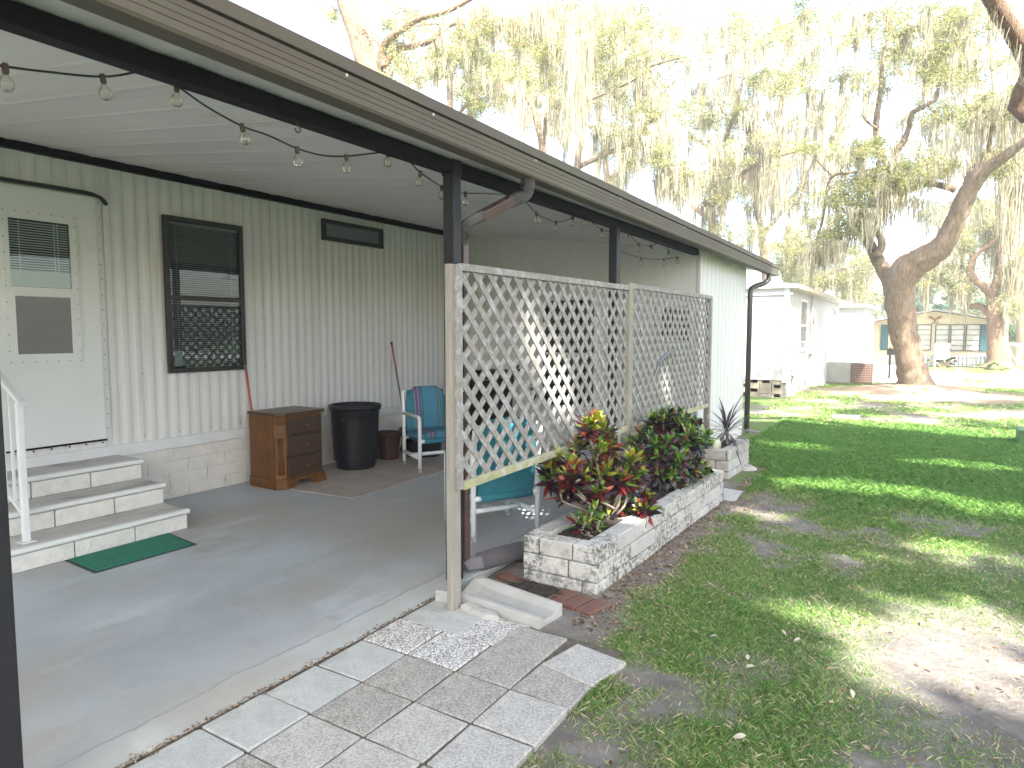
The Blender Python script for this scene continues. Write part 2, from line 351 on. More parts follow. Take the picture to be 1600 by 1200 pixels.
# ================================================================== SETTING
PL_A = np.array([-1.66, 3.66]); PL_B = np.array([-1.58, 6.45])
def cover(x, y):
    """0..1 grass cover of the lawn"""
    n = fbm(x*.9+3, y*.9+9, 5); n2 = fbm(x*3.1+1, y*3.1+4, 4)
    c = sstep(.40, .60, n*.62+n2*.36+.16*(fbm(x*11, y*11, 3)-.5)+.035)
    c = np.maximum(c, sstep(6.3, 8.2, y)*sstep(13.5, 12.0, y)*sstep(-2.2, -1.3, x+.2*n2))      # lush band in the shade
    c *= sstep(.05, .75, x+1.66+.6*(n2-.5)) * np.where(y < 7.2, 1, 1) + 0*c if False else 1
    t = np.clip((x+1.58+.8*(n2-.5))/.30, 0, 1)                                              # bare strip beside the planter
    c = np.where((y > 2.6) & (y < 7.3), c*t, c)
    sp = np.exp(-(((x-.30)/.62)**2+((y-3.75)/.75)**2)); sp2 = np.exp(-(((x-.45)/.5)**2+((y-2.6)/.7)**2)); sp3 = np.exp(-(((x-.5)/.8)**2+((y-5.6)/.35)**2))
    c = c*(1-np.clip(1.5*sp, 0, 1))*(1-.8*sp2)*(1-.7*sp3)
    
    return np.clip(c, 0, 1)
def litter(x, y):
    n = fbm(x*1.3, y*1.3, 4)
    return np.clip(1.5*np.exp(-(((x+.1)/2.3)**2+((y-21.3)/2.2)**2))*sstep(.3, .6, n+.15)+np.exp(-(((x-2.2)/2.5)**2+((y-16.5)/1.3)**2))*sstep(.35, .6, n), 0, 1)
def gz(x, y):
    z = -.022+.05*(fbm(x*.7, y*.7, 3)-.5)*sstep(-1.5, -.7, x)-.07*sstep(9, 19, y)
    z = np.where((x < -1.26) & (y < 3.02), -.05, z)
    return z+.22*np.exp(-(((x+.2)/1.3)**2+((y-22.7)/1.2)**2))
def lawn():
    xs = np.concatenate([np.linspace(-60, -4, 15), np.arange(-3.8, 3.0, .07), np.linspace(3.2, 9, 24), np.linspace(10, 90, 22)])
    ys = np.concatenate([np.linspace(-30, .6, 14), np.arange(.8, 14, .08), np.arange(14.2, 30, .2), np.linspace(31, 160, 40)])
    X, Y = np.meshgrid(xs, ys); Z = gz(X, Y); Z = np.where((X < -2.44), np.minimum(Z, -.06), Z)
    V = np.stack([X.ravel(), Y.ravel(), Z.ravel()], 1); nx, ny = len(xs), len(ys)
    i = np.arange(nx-1)[None, :]+np.arange(ny-1)[:, None]*nx; i = i.ravel()
    Fq = np.stack([i, i+1, i+1+nx, i+nx], 1)
    o = qmesh('ground', V, Fq, m_ground, attr={'cover': cover(X, Y).ravel(), 'litter': litter(X, Y).ravel()}, smooth=True)
    return struct(o)
lawn()
def grass():
    N = 900000
    u = RNG.random(N); y = .9+(u**1.7)*13.0
    x = -2.2+RNG.random(N)*(2.6+.16*y)
    ok = ~((x < -1.222) & (y < 3.06)) & ~((x < -1.52) & (y < 8.3)) & (x > -2.5)
    ok &= RNG.random(N) < np.clip(cover(x, y)*.98+.02, 0, 1)
    x, y = x[ok], y[ok]
    NB = 300000; yb = .9+RNG.random(NB)**1.5*13.1; xb = .35+.16*yb+RNG.random(NB)*3.6; okb = RNG.random(NB) < np.clip(cover(xb, yb)*.98+.02, 0, 1)
    x = np.concatenate([x, xb[okb]]); y = np.concatenate([y, yb[okb]])
    # extra sparse far grass
    N2 = 90000; y2 = 13.5+RNG.random(N2)**1.3*11; x2 = -3+RNG.random(N2)*(3+.3*y2*.5+3)
    ok = (RNG.random(N2) < cover(x2, y2)*.8) & (litter(x2, y2) < .4)
    x = np.concatenate([x, x2[ok]]); y = np.concatenate([y, y2[ok]])
    n = len(x); z = gz(x, y)-.005
    dist = np.sqrt(x*x+y*y)
    h = (.009+.020*RNG.random(n)**2)*(.7+.7*fbm(x*2, y*2, 2))*(1+1.2*sstep(5, 8, y)); w = (.0007+.00068*dist)*(.7+.6*RNG.random(n))
    a = RNG.random(n)*2*PI; lean = RNG.random(n)*1.5+.15; la = RNG.random(n)*2*PI
    dry = np.clip(1-cover(x, y), 0, 1)
    t = np.clip(.12+.58*RNG.random(n)+.25*(fbm(x*1.7+5, y*1.7, 3)-.5)+.35*dry*RNG.random(n)+(RNG.random(n) < .13+.30*dry)*.55, 0, 1)
    t = t*(1-.45*sstep(5.5, 8, y)*sstep(14, 12.5, y))
    dx, dy = np.cos(a)*w, np.sin(a)*w
    tx, ty = np.cos(la)*lean*h, np.sin(la)*lean*h
    k_ = np.where(t > .8, .55, 1.); dx, dy = dx*k_, dy*k_
    V = np.empty((n, 4, 3)); V[:, 0] = np.stack([x-dx, y-dy, z], 1); V[:, 1] = np.stack([x+dx, y+dy, z], 1)
    V[:, 2] = np.stack([x+dx*.5+tx*.5, y+dy*.5+ty*.5, z+h*.62], 1); V[:, 3] = np.stack([x+tx, y+ty, z+h*.9], 1)
    Fq = np.arange(n*4).reshape(n, 4)
    struct(qmesh('grass', V.reshape(-1, 3), Fq, m_grass, attr={'tint': np.repeat(t, 4)}), 'stuff')
grass()
def leaf_litter():
    n = 9000; k = RNG.random(n)
    x = np.where(k < .45, -1.64+RNG.exponential(.22, n), -1.6+RNG.random(n)*3.4); y = np.where(k < .45, 3.2+RNG.random(n)*5.2, 1.2+RNG.random(n)*8)
    e = (k > .90); x = np.where(e, -2.462+RNG.normal(0, .012, n), x); y = np.where(e, 1.0+RNG.random(n)*2.05, y)
    ok = (e | ~((x < -1.22) & (y < 3.06))) & (e | (x > -1.655)) & ((k < .45) | e | (RNG.random(n) < .35)); x, y, e = x[ok], y[ok], e[ok]
    m = len(x); z = np.where(e, .002, gz(x, y)+.006); sz = RNG.uniform(.006, .022, m)*np.where(e, .55, 1); a = RNG.random(m)*2*PI
    d = np.stack([np.cos(a), np.sin(a), RNG.normal(0, .25, m)], 1)*sz[:, None]; q = np.stack([-np.sin(a), np.cos(a), RNG.normal(0, .3, m)], 1)*(sz*RNG.uniform(.2, .5, m))[:, None]
    c = np.stack([x, y, z], 1); V = np.stack([c-d, c+q, c+d, c-q], 1).reshape(-1, 3)
    struct(qmesh('leaf_litter', V, np.arange(m*4).reshape(m, 4), Mleaf('litter_leaf', [(0, (.07, .045, .028)), (.5, (.20, .13, .08)), (1, (.42, .33, .22))], .1, .8, .1), attr={'tint': np.repeat(RNG.random(m), 4)}), 'stuff')
leaf_litter()
# patio slab
mb = MB(); mb.box(-6.13, -2.475, -2.2, 8.48, -.25, 0)
struct(mb.build('patio', m_patio, bevel=.003))
# road and drive
mb = MB(); mb.add([(-2.6, 25.5, -.085), (60, 24.5, -.085), (60, 32.0, -.085), (-.9, 33.0, -.085), (-.9, 39.2, -.085), (-2.6, 39.2, -.085)], [(0, 1, 2, 3, 4, 5)])
struct(mb.build('road', m_road))

# ================================================================== MOBILE HOME
WX = -6.13
home = thing('mobile_home', 'white ribbed metal mobile home with dark framed window beside the covered patio', 'house', (-8, 4, 0))
def ribbed(mbv, y0, y1, z0, z1, x, pitch=.112, depth=.0065):
    ys = []; k = 0; y = y0
    prof = [(0, 0), (.15, 0), (.32, .3), (.45, .85), (.55, 1), (.7, 1), (.8, .85), (.92, .3)]
    while y < y1:
        for p, d in prof:
            yy = y+p*pitch
            if yy < y1: ys.append((yy, x+d*depth))
        y += pitch
    ys.append((y1, x))
    vs = []; fs = []
    for i, (yy, xx) in enumerate(ys): vs += [(xx, yy, z0), (xx, yy, z1)]
    for i in range(len(ys)-1): fs.append((2*i, 2*i+2, 2*i+3, 2*i+1))
    mbv.add(vs, fs)
mb = MB(); ribbed(mb, -2.2, 8.48, .58, 3.16, WX)
mb.box(-10.4, WX-.004, -2.2, 8.48, .58, 3.10)
for yy in (3.10, 4.60, 5.45, 6.95): mb.box(WX, WX+.0078, yy-.002, yy+.002, .6, 3.02)      # sheet seams
for yy in np.arange(-2.0, 8.4, .112*3):
    for zz in (1.90, 1.22, .64): mb.box(WX+.006, WX+.0125, yy+.004, yy+.012, zz, zz+.008, 1)
part(mb, 'wall', [m_siding, m_dark], home)
mb = MB(); mb.box(WX-.02, WX+.022, -2.2, 8.47, .488, .592); part(mb, 'base_trim', m_trimw, home, bevel=.004)
mb = MB()
zc = [0, .123, .246, .369, .486]
for c in range(4):
    y = -2.2-(.2 if c % 2 else 0)
    while y < 8.46:
        y1 = min(y+.40, 8.46)
        if y1 > -2.2: mb.box(WX-.1, WX+.004+random.uniform(-.002, .002), max(y, -2.2)+.0025, y1-.0025, zc[c]+.003, zc[c+1]-.003)
        y += .40
mb.box(WX-.1, WX-.003, -2.2, 8.46, 0, .487)
part(mb, 'skirting', m_skirt, home)
mb = MB(); mb.box(WX+.004, WX+.011, 3.66, 4.02, .385, .475); part(mb, 'skirting_vent', m_skirt, home, bevel=.002)
# roof trim against the porch ceiling
mb = MB(); mb.box(WX, WX+.055, -2.2, 8.47, 3.022, 3.088); part(mb, 'roof_trim', m_dark, home)
# home roof
mb = MB(); mb.prism([(-10.6, 3.11), (-6.2, 3.11), (-6.2, 3.16), (-8.3, 3.45), (-10.6, 3.16)], 'y', -2.3, 8.5); part(mb, 'roof', m_roof, home)
# door
DX = WX+.035
door = MB().box(WX, DX, 2.13, 3.035, .665, 2.752).build('door', m_doorwhite, home, bevel=.006)
mb = MB()
for a, b, c, d in ((2.322, 2.86, 2.49, 2.56), (2.322, 2.86, 1.345, 1.405), (2.322, 2.372, 1.405, 2.49), (2.806, 2.86, 1.405, 2.49), (2.372, 2.806, 1.905, 1.958)):
    mb.box(DX, DX+.014, a, b, c, d)
for a, b, c, d in ((2.372, 2.39, 1.405, 1.905), (2.788, 2.806, 1.405, 1.905), (2.39, 2.788, 1.405, 1.425), (2.39, 2.788, 1.885, 1.905)): mb.box(DX, DX+.021, a, b, c, d)
dwf = mb
mb = MB().box(DX, DX+.002, 2.372, 2.806, 1.405, 2.49); part(mb, 'door_window_backing', m_black, door)
mb = MB()
for i in range(20): mb.box(DX+.002, DX+.006, 2.376, 2.795, 2.085+i*.02, 2.085+i*.02+.0065)
for i in range(9): mb.box(DX+.002, DX+.0065, 2.376, 2.80, 1.962+i*.0135, 1.962+i*.0135+.0125)
for yy in (2.44, 2.69, 2.715): mb.box(DX+.006, DX+.0075, yy, yy+.006, 2.07, 2.48)
part(mb, 'door_blind', m_blind, door)
mb = MB().box(DX+.0155, DX+.0175, 2.39, 2.788, 1.425, 1.885); part(mb, 'door_screen', m_screen, door)
mb = MB().box(DX+.0085, DX+.011, 2.372, 2.806, 1.96, 2.488); part(mb, 'door_pane', m_glass, door)
mb = dwf
def scr(x, y, z): mb.box(x, x+.004, y-.004, y+.004, z-.004, z+.004, 1)
for yy in np.linspace(2.34, 2.845, 7):
    scr(DX+.013, yy, 2.545); scr(DX+.013, yy, 1.362)
for zz in np.linspace(1.45, 2.47, 9):
    scr(DX+.013, 2.845, zz); scr(DX+.013, 2.335, zz)
part(mb, 'door_window_frame', [m_doorwhite, m_greyhandle], door)

mb = MB()
mb.box(WX+.012, WX+.024, 3.036, 3.075, .64, 2.75)
part(mb, 'door_casing', m_siding, home)
mb = MB()
mb.box(WX+.012, WX+.018, 3.0355, 3.0405, .64, 2.752); mb.box(WX+.012, WX+.034, 2.13, 3.04, .650, .662)
for zz in np.linspace(.75, 2.7, 16): mb.box(WX+.024, WX+.028, 3.052, 3.060, zz, zz+.008)
for yy in np.linspace(2.2, 3.0, 7): mb.box(WX+.014, WX+.020, yy, yy+.01, .628, .640)
part(mb, 'door_gap', m_dark, home)
mb = MB()
ys = [1.9, 2.5, 2.95, 3.02, 3.07, 3.10, 3.115]; zt = [2.800, 2.800, 2.800, 2.795, 2.780, 2.755, 2.735]
for i in range(6):
    mb.add([(WX+.01, ys[i], zt[i]), (WX+.01, ys[i+1], zt[i+1]), (WX+.07, ys[i+1], zt[i+1]-.02), (WX+.07, ys[i], zt[i]-.02),
            (WX+.01, ys[i], zt[i]-.035), (WX+.01, ys[i+1], zt[i+1]-.035), (WX+.07, ys[i+1], zt[i+1]-.045), (WX+.07, ys[i], zt[i]-.045)],
           [(0, 1, 2, 3), (7, 6, 5, 4), (3, 2, 6, 7), (0, 4, 5, 1), (0, 3, 7, 4), (1, 5, 6, 2)])
part(mb, 'drip_cap', m_darkpost, home)
# windows
def dark_window(y0, y1, z0, z1, split=None, blinds=True, fr=.045):
    x0 = WX+.013; x1 = WX+.052
    w = MB()
    w.box(x0, x1, y0, y1, z1-fr, z1).box(x0, x1, y0, y1, z0, z0+fr).box(x0, x1, y0, y0+fr, z0+fr, z1-fr).box(x0, x1, y1-fr, y1, z0+fr, z1-fr)
    if split: w.box(x0, x1-.006, y0+fr, y1-fr, split-.022, split+.022)
    w = w.build('window', m_frame, home, bevel=.003)
    part(MB().box(x0, x0+.003, y0+fr, y1-fr, z0+fr, z1-fr), 'window_backing', m_black, w)
    if blinds:
        b = MB()
        b.box(x0+.004, x0+.016, y0+fr+.01, y1-fr-.01, z1-fr-.028, z1-fr-.006)
        z = z0+fr+.03
        while z < z1-fr-.03:
            b.box(x0+.005, x0+.013, y0+fr+.012, y1-fr-.03, z, z+.0055); z += .021
        for yy in (y0+.12, y1-.14): b.box(x0+.0135, x0+.0145, yy, yy+.006, z0+fr+.03, z1-fr-.01)
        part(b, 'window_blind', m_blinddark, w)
    part(MB().box(x0+.02, x0+.023, y0+fr, y1-fr, z0+fr, z1-fr), 'window_pane', m_glass, w)
    return w
w1 = dark_window(3.62, 4.465, 1.21, 2.695, 1.93)
part(MB().box(WX+.026, WX+.030, 3.69, 3.77, 1.275, 1.42), 'window_sticker', m_blinddark, w1)
w2 = dark_window(5.556, 6.582, 2.685, 2.935, None, False, .05)
part(MB().box(WX+.017, WX+.019, 5.61, 6.53, 2.737, 2.883), 'window_screen', m_greyhandle, w2)

# ================================================================== PORCH COVER
porch = thing('patio_cover', 'dark framed patio roof with ribbed white ceiling and long brown gutter', 'patio roof', (-4, 4, 0))
def ceil_z(x): return 3.092+(x+6.13)*(-.1212)
mb = MB()
# pan ceiling: stepped profile along y, ribs running towards the gutter
prof = []; y = -2.2
while y < 12.02:
    prof += [(y, 0), (y+.012, -.003), (y+.03, -.003), (y+.05, 0), (y+.15, .003), (y+.25, .001)]; y += .305
prof = [p for p in prof if p[0] < 12.02]+[(12.02, 0)]
vs = []; fs = []
for yy, dz in prof: vs += [(-6.12, yy, ceil_z(-6.12)+dz), (-2.24, yy, ceil_z(-2.24)+dz)]
for i in range(len(prof)-1): fs.append((2*i, 2*i+1, 2*i+3, 2*i+2))
n0 = len(vs)
mb.add(vs, fs)
part(mb, 'ceiling', m_ceil, porch, fix=False)
mb = MB(); mb.prism([(-6.2, 3.15), (-2.22, 2.70), (-2.22, 2.735), (-6.2, 3.185)], 'y', -2.25, 12.04); part(mb, 'roof_panel', m_roof, porch)
mb = MB().box(-2.58, -2.50, -2.2, 8.475, 2.572, 2.648); beam = part(mb, 'beam', m_dark, porch, bevel=.004)
for yy in (2.17, 4.15, 6.2):
    c = [(-2.53+.018*math.sin(a)*0, yy+.016*math.sin(a), 2.545+.018*math.cos(a)) for a in np.linspace(0, 4.6, 12)]
    part(MB().tube([(-2.53, yy, 2.585)]+c, .0035, 6), 'hook', m_socket, beam, smooth=True)
for y0 in (.852, 3.33, 5.86):
    p = MB().box(-2.582, -2.500, y0, y0+.08, 0, 2.575)
    if y0 > 3 and y0 < 4: p.box(-2.588, -2.496, y0-.005, y0+.085, 2.56, 2.672)
    part(p, 'post', m_darkpost, porch, bevel=.005)
# gutter : extrusion along y with a slight fall
def gsh(y): return -.0065*(y-2)
GP = [(-2.302, 2.735), (-2.302, 2.612), (-2.296, 2.606), (-2.206, 2.606), (-2.197, 2.618), (-2.197, 2.643), (-2.200, 2.646), (-2.197, 2.649), (-2.196, 2.668), (-2.199, 2.671), (-2.196, 2.674), (-2.195, 2.694), (-2.198, 2.697), (-2.195, 2.70), (-2.195, 2.724), (-2.208, 2.727), (-2.208, 2.732), (-2.186, 2.735), (-2.184, 2.788), (-2.24, 2.796)]
ys = list(np.linspace(-2.2, 12.03, 40)); vs = []; fs = []; n = len(GP)
for yy in ys: vs += [(x, yy, z+gsh(yy)) for x, z in GP]
for i in range(len(ys)-1):
    for k in range(n-1): fs.append((i*n+k, i*n+k+1, (i+1)*n+k+1, (i+1)*n+k))
mb = MB().add(vs, fs)
e = len(vs)-n; mb.add([vs[e+k] for k in range(n)]+[(-2.302, 12.03, 2.796+gsh(12))], [tuple(range(n+1))])
gut = part(mb, 'gutter', [m_gutter], porch, fix=False)
mb = MB()
mb.box(-2.2475, -2.1965, -2.2, 12.03, 2.600, 2.6055)   # underside strip kept slightly proud
gut2 = None
mb = MB()
for yy in (2.15, 2.75, 3.8, 5.2, 6.9): mb.box(-2.196, -2.190, yy, yy+.012, 2.71+gsh(yy), 2.722+gsh(yy))
part(mb, 'gutter_screw', m_blind, gut)
# downspouts
def rect_pipe(pts, w, h): return MB().sweep(pts, w, h)
def smooth_path(P, n=8):
    P = [np.array(p, float) for p in P]; out = []
    for i in range(len(P)-1):
        p0 = P[max(i-1, 0)]; p1 = P[i]; p2 = P[i+1]; p3 = P[min(i+2, len(P)-1)]
        for t in np.linspace(0, 1, n, endpoint=False):
            out.append(.5*((2*p1)+(-p0+p2)*t+(2*p0-5*p1+4*p2-p3)*t*t+(-p0+3*p1-3*p2+p3)*t**3))
    return out+[P[-1]]
ds = MB().sweep([(-2.545, 3.475, 2.17), (-2.545, 3.475, .10)], .056, .075).build('downspout', m_brownmetal, porch, bevel=.006)
mb = MB().sweep([(-2.335, 3.735, 2.455), (-2.455, 3.555, 2.335)], .06, .078); part(mb, 'offset_pipe', m_brownmetal, ds, bevel=.006)
def elbow(path, w, h, parent, mat):
    """crimped elbow: alternating section size"""
    P = smooth_path(path, 14); mbx = MB(); vs = []; prev = None
    for i, p in enumerate(P):
        p = Vector(p); t = (Vector(P[min(i+1, len(P)-1)])-Vector(P[max(i-1, 0)])).normalized()
        u = (t.cross(Vector((0, 0, 1))) if prev is None and abs(t.z) < .9 else (Vector((.57, .82, 0)) if prev is None else prev)); u = (u-t*u.dot(t)).normalized(); prev = u; q = t.cross(u)
        s = 1.0+(.05 if i % 2 else -.03)
        for k in range(12):
            a = 2*PI*k/12; ca, sa = math.cos(a), math.sin(a); e = .45
            vs.append(p+u*(math.copysign(abs(ca)**e, ca)*w/2*s)+q*(math.copysign(abs(sa)**e, sa)*h/2*s))
    fs = [(i*12+k, i*12+(k+1) % 12, i*12+12+(k+1) % 12, i*12+12+k) for i in range(len(P)-1) for k in range(12)]
    mbx.add(vs, fs); return part(mbx, 'elbow', mat, parent)
elbow([(-2.25, 3.80, 2.60), (-2.252, 3.80, 2.545), (-2.275, 3.79, 2.49), (-2.345, 3.722, 2.445)], .084, .066, ds, m_brownmetal2)
elbow([(-2.445, 3.568, 2.345), (-2.515, 3.49, 2.285), (-2.543, 3.476, 2.22), (-2.545, 3.475, 2.15)], .084, .066, ds, m_brownmetal2)
mb = MB(); mb.sweep([(-2.545, 3.475, .11), (-2.545, 3.50, .06), (-2.50, 3.62, .045)], .09, .08); part(mb, 'boot', m_flex, ds, bevel=.01)
P = smooth_path([(-2.50, 3.60, .055), (-2.46, 3.75, .055), (-2.40, 3.90, .06), (-2.33, 4.02, .06)], 30)
part(MB().tube(P, [.064 if i % 4 < 2 else .047 for i in range(len(P))], 14), 'drain_hose', m_flex, ds, smooth=False)
ds2 = MB().tube(smooth_path([(-2.25, 11.55, 2.55), (-2.25, 11.55, 2.47), (-2.30, 11.50, 2.40), (-2.42, 11.28, 2.33), (-2.455, 11.2, 2.26), (-2.455, 11.19, 2.1)], 6)+[(-2.455, 11.19, .02)], .042, 8).build('downspout', m_brownmetal2, porch, smooth=True)
part(MB().tube([(-2.455, 11.19, .02), (-2.44, 11.19, -.02), (-2.2, 11.15, -.04)], .045, 8), 'boot', m_flex, ds2, smooth=True)

# ================================================================== SHED ROOM at the porch end
shed = thing('storage_room', 'white grooved plywood storage room closing the far end of the patio', 'shed', (-4.3, 9.8, 0))
mb = MB()
def grooved(mb, horiz, a0, a1, z0, z1f, pos, pitch=.2, g=.006):
    n = 0; a = a0
    while a < a1-.001:
        b = min(a+pitch, a1)
        for (p, q, off) in ((a, b-.012, 0), (b-.012, b, -g)):
            if horiz == 'x': mb.add([(p, pos-off, z0), (q, pos-off, z0), (q, pos-off, z1f(q)), (p, pos-off, z1f(p))], [(0, 1, 2, 3)])
            else: mb.add([(pos+off, p, z0), (pos+off, q, z0), (pos+off, q, z1f(q)), (pos+off, p, z1f(p))], [(0, 1, 2, 3)])
        if b < a1-.001:
            for off1, off2, s in ((0, -g, b-.012), (-g, 0, b)):
                if horiz == 'x': mb.add([(s, pos-off1, z0), (s, pos-off2, z0), (s, pos-off2, z1f(s)), (s, pos-off1, z1f(s))], [(0, 1, 2, 3)])
                else: mb.add([(pos+off1, s, z0), (pos+off2, s, z0), (pos+off2, s, z1f(s)), (pos+off1, s, z1f(s))], [(0, 1, 2, 3)])
        a = b
grooved(mb, 'x', -6.12, -2.50, -.1, lambda x: ceil_z(x)+.012, 8.48)
grooved(mb, 'y', 8.48, 11.07, -.1, lambda y: ceil_z(-2.5)+.012, -2.50)
mb.box(-6.1, -2.52, 8.5, 11.07, -.1, 2.6); mb.box(-2.56, -2.499, 11.06, 11.075, -.1, 2.62)
part(mb, 'wall', m_siding_shed, shed, fix=False)
mb = MB().box(-6.12, -2.52, 8.46, 8.479, 0, .09).box(-2.503, -2.47, 8.47, 8.53, -.09, 2.62).box(-6.16, -6.075, 8.43, 8.60, .02, 3.085); part(mb, 'corner_trim', m_siding_shed, shed)
def shed_window(x0, x1, z0, z1, mid):
    f = MB(); y1 = 8.478; y0 = 8.44; k = .045
    f.box(x0-k, x1+k, y0, y1, z1, z1+k).box(x0-k, x1+k, y0, y1, z0-k, z0).box(x0-k, x0, y0, y1, z0, z1).box(x1, x1+k, y0, y1, z0, z1)
    if mid: f.box(x0, x1, y0+.01, y1, mid-.02, mid+.02)
    w = f.build('window', m_white, shed, bevel=.004)
    part(MB().box(x0, x1, y1-.012, y1-.004, z0, z1), 'window_backing', m_black, w)
    part(MB().box(x0, x1, y1-.020, y1-.016, z0, z1), 'window_pane', m_glass, w)
shed_window(-4.75, -3.93, .55, 2.05, 1.29)
shed_window(-2.98, -2.60, 1.50, 1.93, None)
def ornament(name, label, px, py, r):
    p = atY(px, py, 8.462); o = MB(); 
    for k in range(7):
        a = 2*PI*k/7; o.add([(p[0], 8.458, p[2]), (p[0]+r*math.cos(a-.3)*.6, 8.452, p[2]+r*math.sin(a-.3)*.6), (p[0]+r*math.cos(a), 8.456, p[2]+r*math.sin(a)), (p[0]+r*math.cos(a+.3)*.6, 8.452, p[2]+r*math.sin(a+.3)*.6)], [(0, 1, 2, 3)])
    o.tube([(p[0], 8.462, p[2]), (p[0], 8.445, p[2])], r*.22, 8)
    tag(o.build(name, m_frame), label, 'wall ornament', 'metal flowers on the far wall')
ornament('metal_flower', 'black metal flower on the far wall, left of the dark window behind the lattice', 806, 578, .11)
ornament('metal_flower', 'black metal flower on the far wall, touching the dark window frame low down', 838, 612, .13)
# black covered grill behind the lattice
g = thing('grill', 'black covered grill standing at the far wall behind the lattice', 'grill', (-5.35, 8.0, 0), world=False)
part(MB().box(-.24, .24, -.22, .22, .12, .80).prism([(-.26, .80), (.26, .80), (.25, .97), (.15, 1.06), (-.15, 1.06), (-.25, .97)], 'y', -.24, .24), 'grill_body', m_bin, g, bevel=.02)
part(MB().tube([(-.22, -.28, .93), (.22, -.28, .93)], .012, 8).box(-.2, -.18, -.28, -.23, .92, .94).box(.18, .2, -.28, -.23, .92, .94), 'handle', m_greyhandle, g)
for sx in (-.2, .2):
    part(MB().tube([(sx, -.18, 0), (sx, -.18, .13)], .02, 8).tube([(sx, .18, 0), (sx, .18, .13)], .02, 8), 'leg', m_bin, g)

# ================================================================== STEPS
steps = thing('front_steps', 'three white block steps with worn treads below the front door', 'steps', (-5.6, 2.4, 0))
SY1 = 3.12; SY0 = .6
lev = [(-5.07, 0, .142), (-5.40, .155, .318), (-5.72, .335, .49)]
tops = [.165, .338, .508]
mb = MB(); nb = MB(); tb = MB(); mo = MB()
xb = [-5.40, -5.72, WX+.025]
for i in range(3):
    xf = lev[i][0]; zt = tops[i]; zb = tops[i-1] if i else 0
    zr = zt-.038
    mo.box(xb[i]-.02, xf-.012, SY0+.01, SY1-.014, max(zb-.01, 0), zr)
    y = SY1-.002; off = [.425, .40, .415][i]; first = True
    while y > SY0:
        w = off if first else .425
        mb.box(xf-.035, xf, max(y-w+.010, SY0), y, zb+.004, zr-.008); first = False
        y -= w
    mb.box(xb[i]-.02, xf-.036, SY1-.012, SY1-.003, zb+.003, zr-.006)
    # tread with rounded nosing
    tb.box(xb[i]-.03 if i < 2 else xb[i], xf-.022, SY0, SY1-.004, zr, zt)
    pr = [(xf-.022, zr-.002)]+[(xf+.006+.0205*math.cos(a), zr+.019+.0205*math.sin(a)) for a in np.linspace(-PI/2, PI/2, 9)]+[(xf-.022, zt+.0012)]
    nb.prism(pr, 'y', SY0, SY1+.008)
part(mb, 'riser', m_riser, steps, bevel=.004); part(mo, 'mortar', m_mortar, steps); part(tb, 'tread', m_tread, steps); part(nb, 'nosing', m_nose, steps)
# handrail
rail = thing('handrail', 'white metal handrail rising from the bottom step to the door', 'handrail', (-5.19, 2.03, .166))
part(MB().box(-5.207, -5.167, 2.005, 2.045, .166, 1.125), 'post', m_white, rail, bevel=.003)
part(MB().box(-5.235, -5.14, 1.98, 2.07, .1665, .174), 'foot_plate', m_trimw, rail)
sl = (2.02-1.125)/1.0
part(MB().sweep([(-5.13, 2.025, 1.118), (-6.09, 2.025, 1.118+.98*.55)], .045, .03), 'rail', m_white, rail, bevel=.003)
part(MB().sweep([(-5.20, 2.025, .36), (-6.09, 2.025, .36+.89*.55)], .03, .025), 'lower_rail', m_white, rail)
for k in range(1, 7):
    x = -5.187-.135*k
    part(MB().box(x-.008, x+.008, 2.017, 2.033, .36+(-5.2-x)*.55, 1.10+(-5.13-x)*.55), 'baluster', m_white, rail)

# door mat, rug
mt = thing('door_mat', 'green rectangular door mat in front of the bottom step', 'door mat', (-4.85, 2.57, 0))
part(MB().prism([(-5.066, 2.20), (-5.066, 2.955), (-4.612, 2.905), (-4.632, 2.185)], 'z', .001, .006), 'rubber_edge', m_matedge, mt)
part(MB().prism([(-5.05, 2.225), (-5.05, 2.93), (-4.635, 2.88), (-4.655, 2.21)], 'z', .006, .013), 'pile', m_mat, mt)
tag(MB().prism([(-5.95, 4.42), (-4.63, 4.53), (-4.70, 6.25), (-6.0, 6.9)], 'z', .001, .008).build('rug', m_rug), 'flat beige outdoor rug under the black trash can', 'rug')

# ================================================================== DRESSER
dr = thing('dresser', 'small brown wooden chest of three drawers against the ribbed wall', 'dresser', (-5.70, 4.65, 0))
x0, x1, y0, y1 = -5.95, -5.475, 4.375, 4.945; ch = .075
def oct_(x0, x1, y0, y1, c): return [(x0, y0), (x1-c, y0), (x1, y0+c), (x1, y1-c*.4), (x1-c*.4, y1), (x0, y1)]
part(MB().prism(oct_(x0, x1, y0, y1, ch), 'z', .09, .752), 'carcass', m_dresser, dr, bevel=.004)
part(MB().prism(oct_(x0-.004, x1+.028, y0-.022, y1+.022, ch), 'z', .753, .784), 'top', m_dressertop, dr, bevel=.008)
mb = MB().prism(oct_(x0, x1+.018, y0-.014, y1+.014, ch), 'z', .075, .105)
mb.prism([(x0, y0-.014), (x1-.06, y0-.014), (x1-.06, y0+.02), (x0, y0+.02)], 'z', 0, .075)
mb.prism([(x1-.08, y0-.014), (x1-ch+.018, y0-.014), (x1+.018, y0+ch-.014), (x1+.018, y0+.17), (x1-.02, y0+.17), (x1-.02, y0+.03), (x1-.08, y0+.03)], 'z', 0, .075)
mb.prism([(x1-.02, y1-.15), (x1+.018, y1-.15), (x1+.018, y1+.014), (x1-.1, y1+.014), (x1-.1, y1-.02), (x1-.02, y1-.02)], 'z', 0, .075)
mb.prism([(y0+.155, .075), (y0+.215, .075), (y0+.17, .02), (y0+.165, .02)], 'x', x1-.015, x1+.0175)
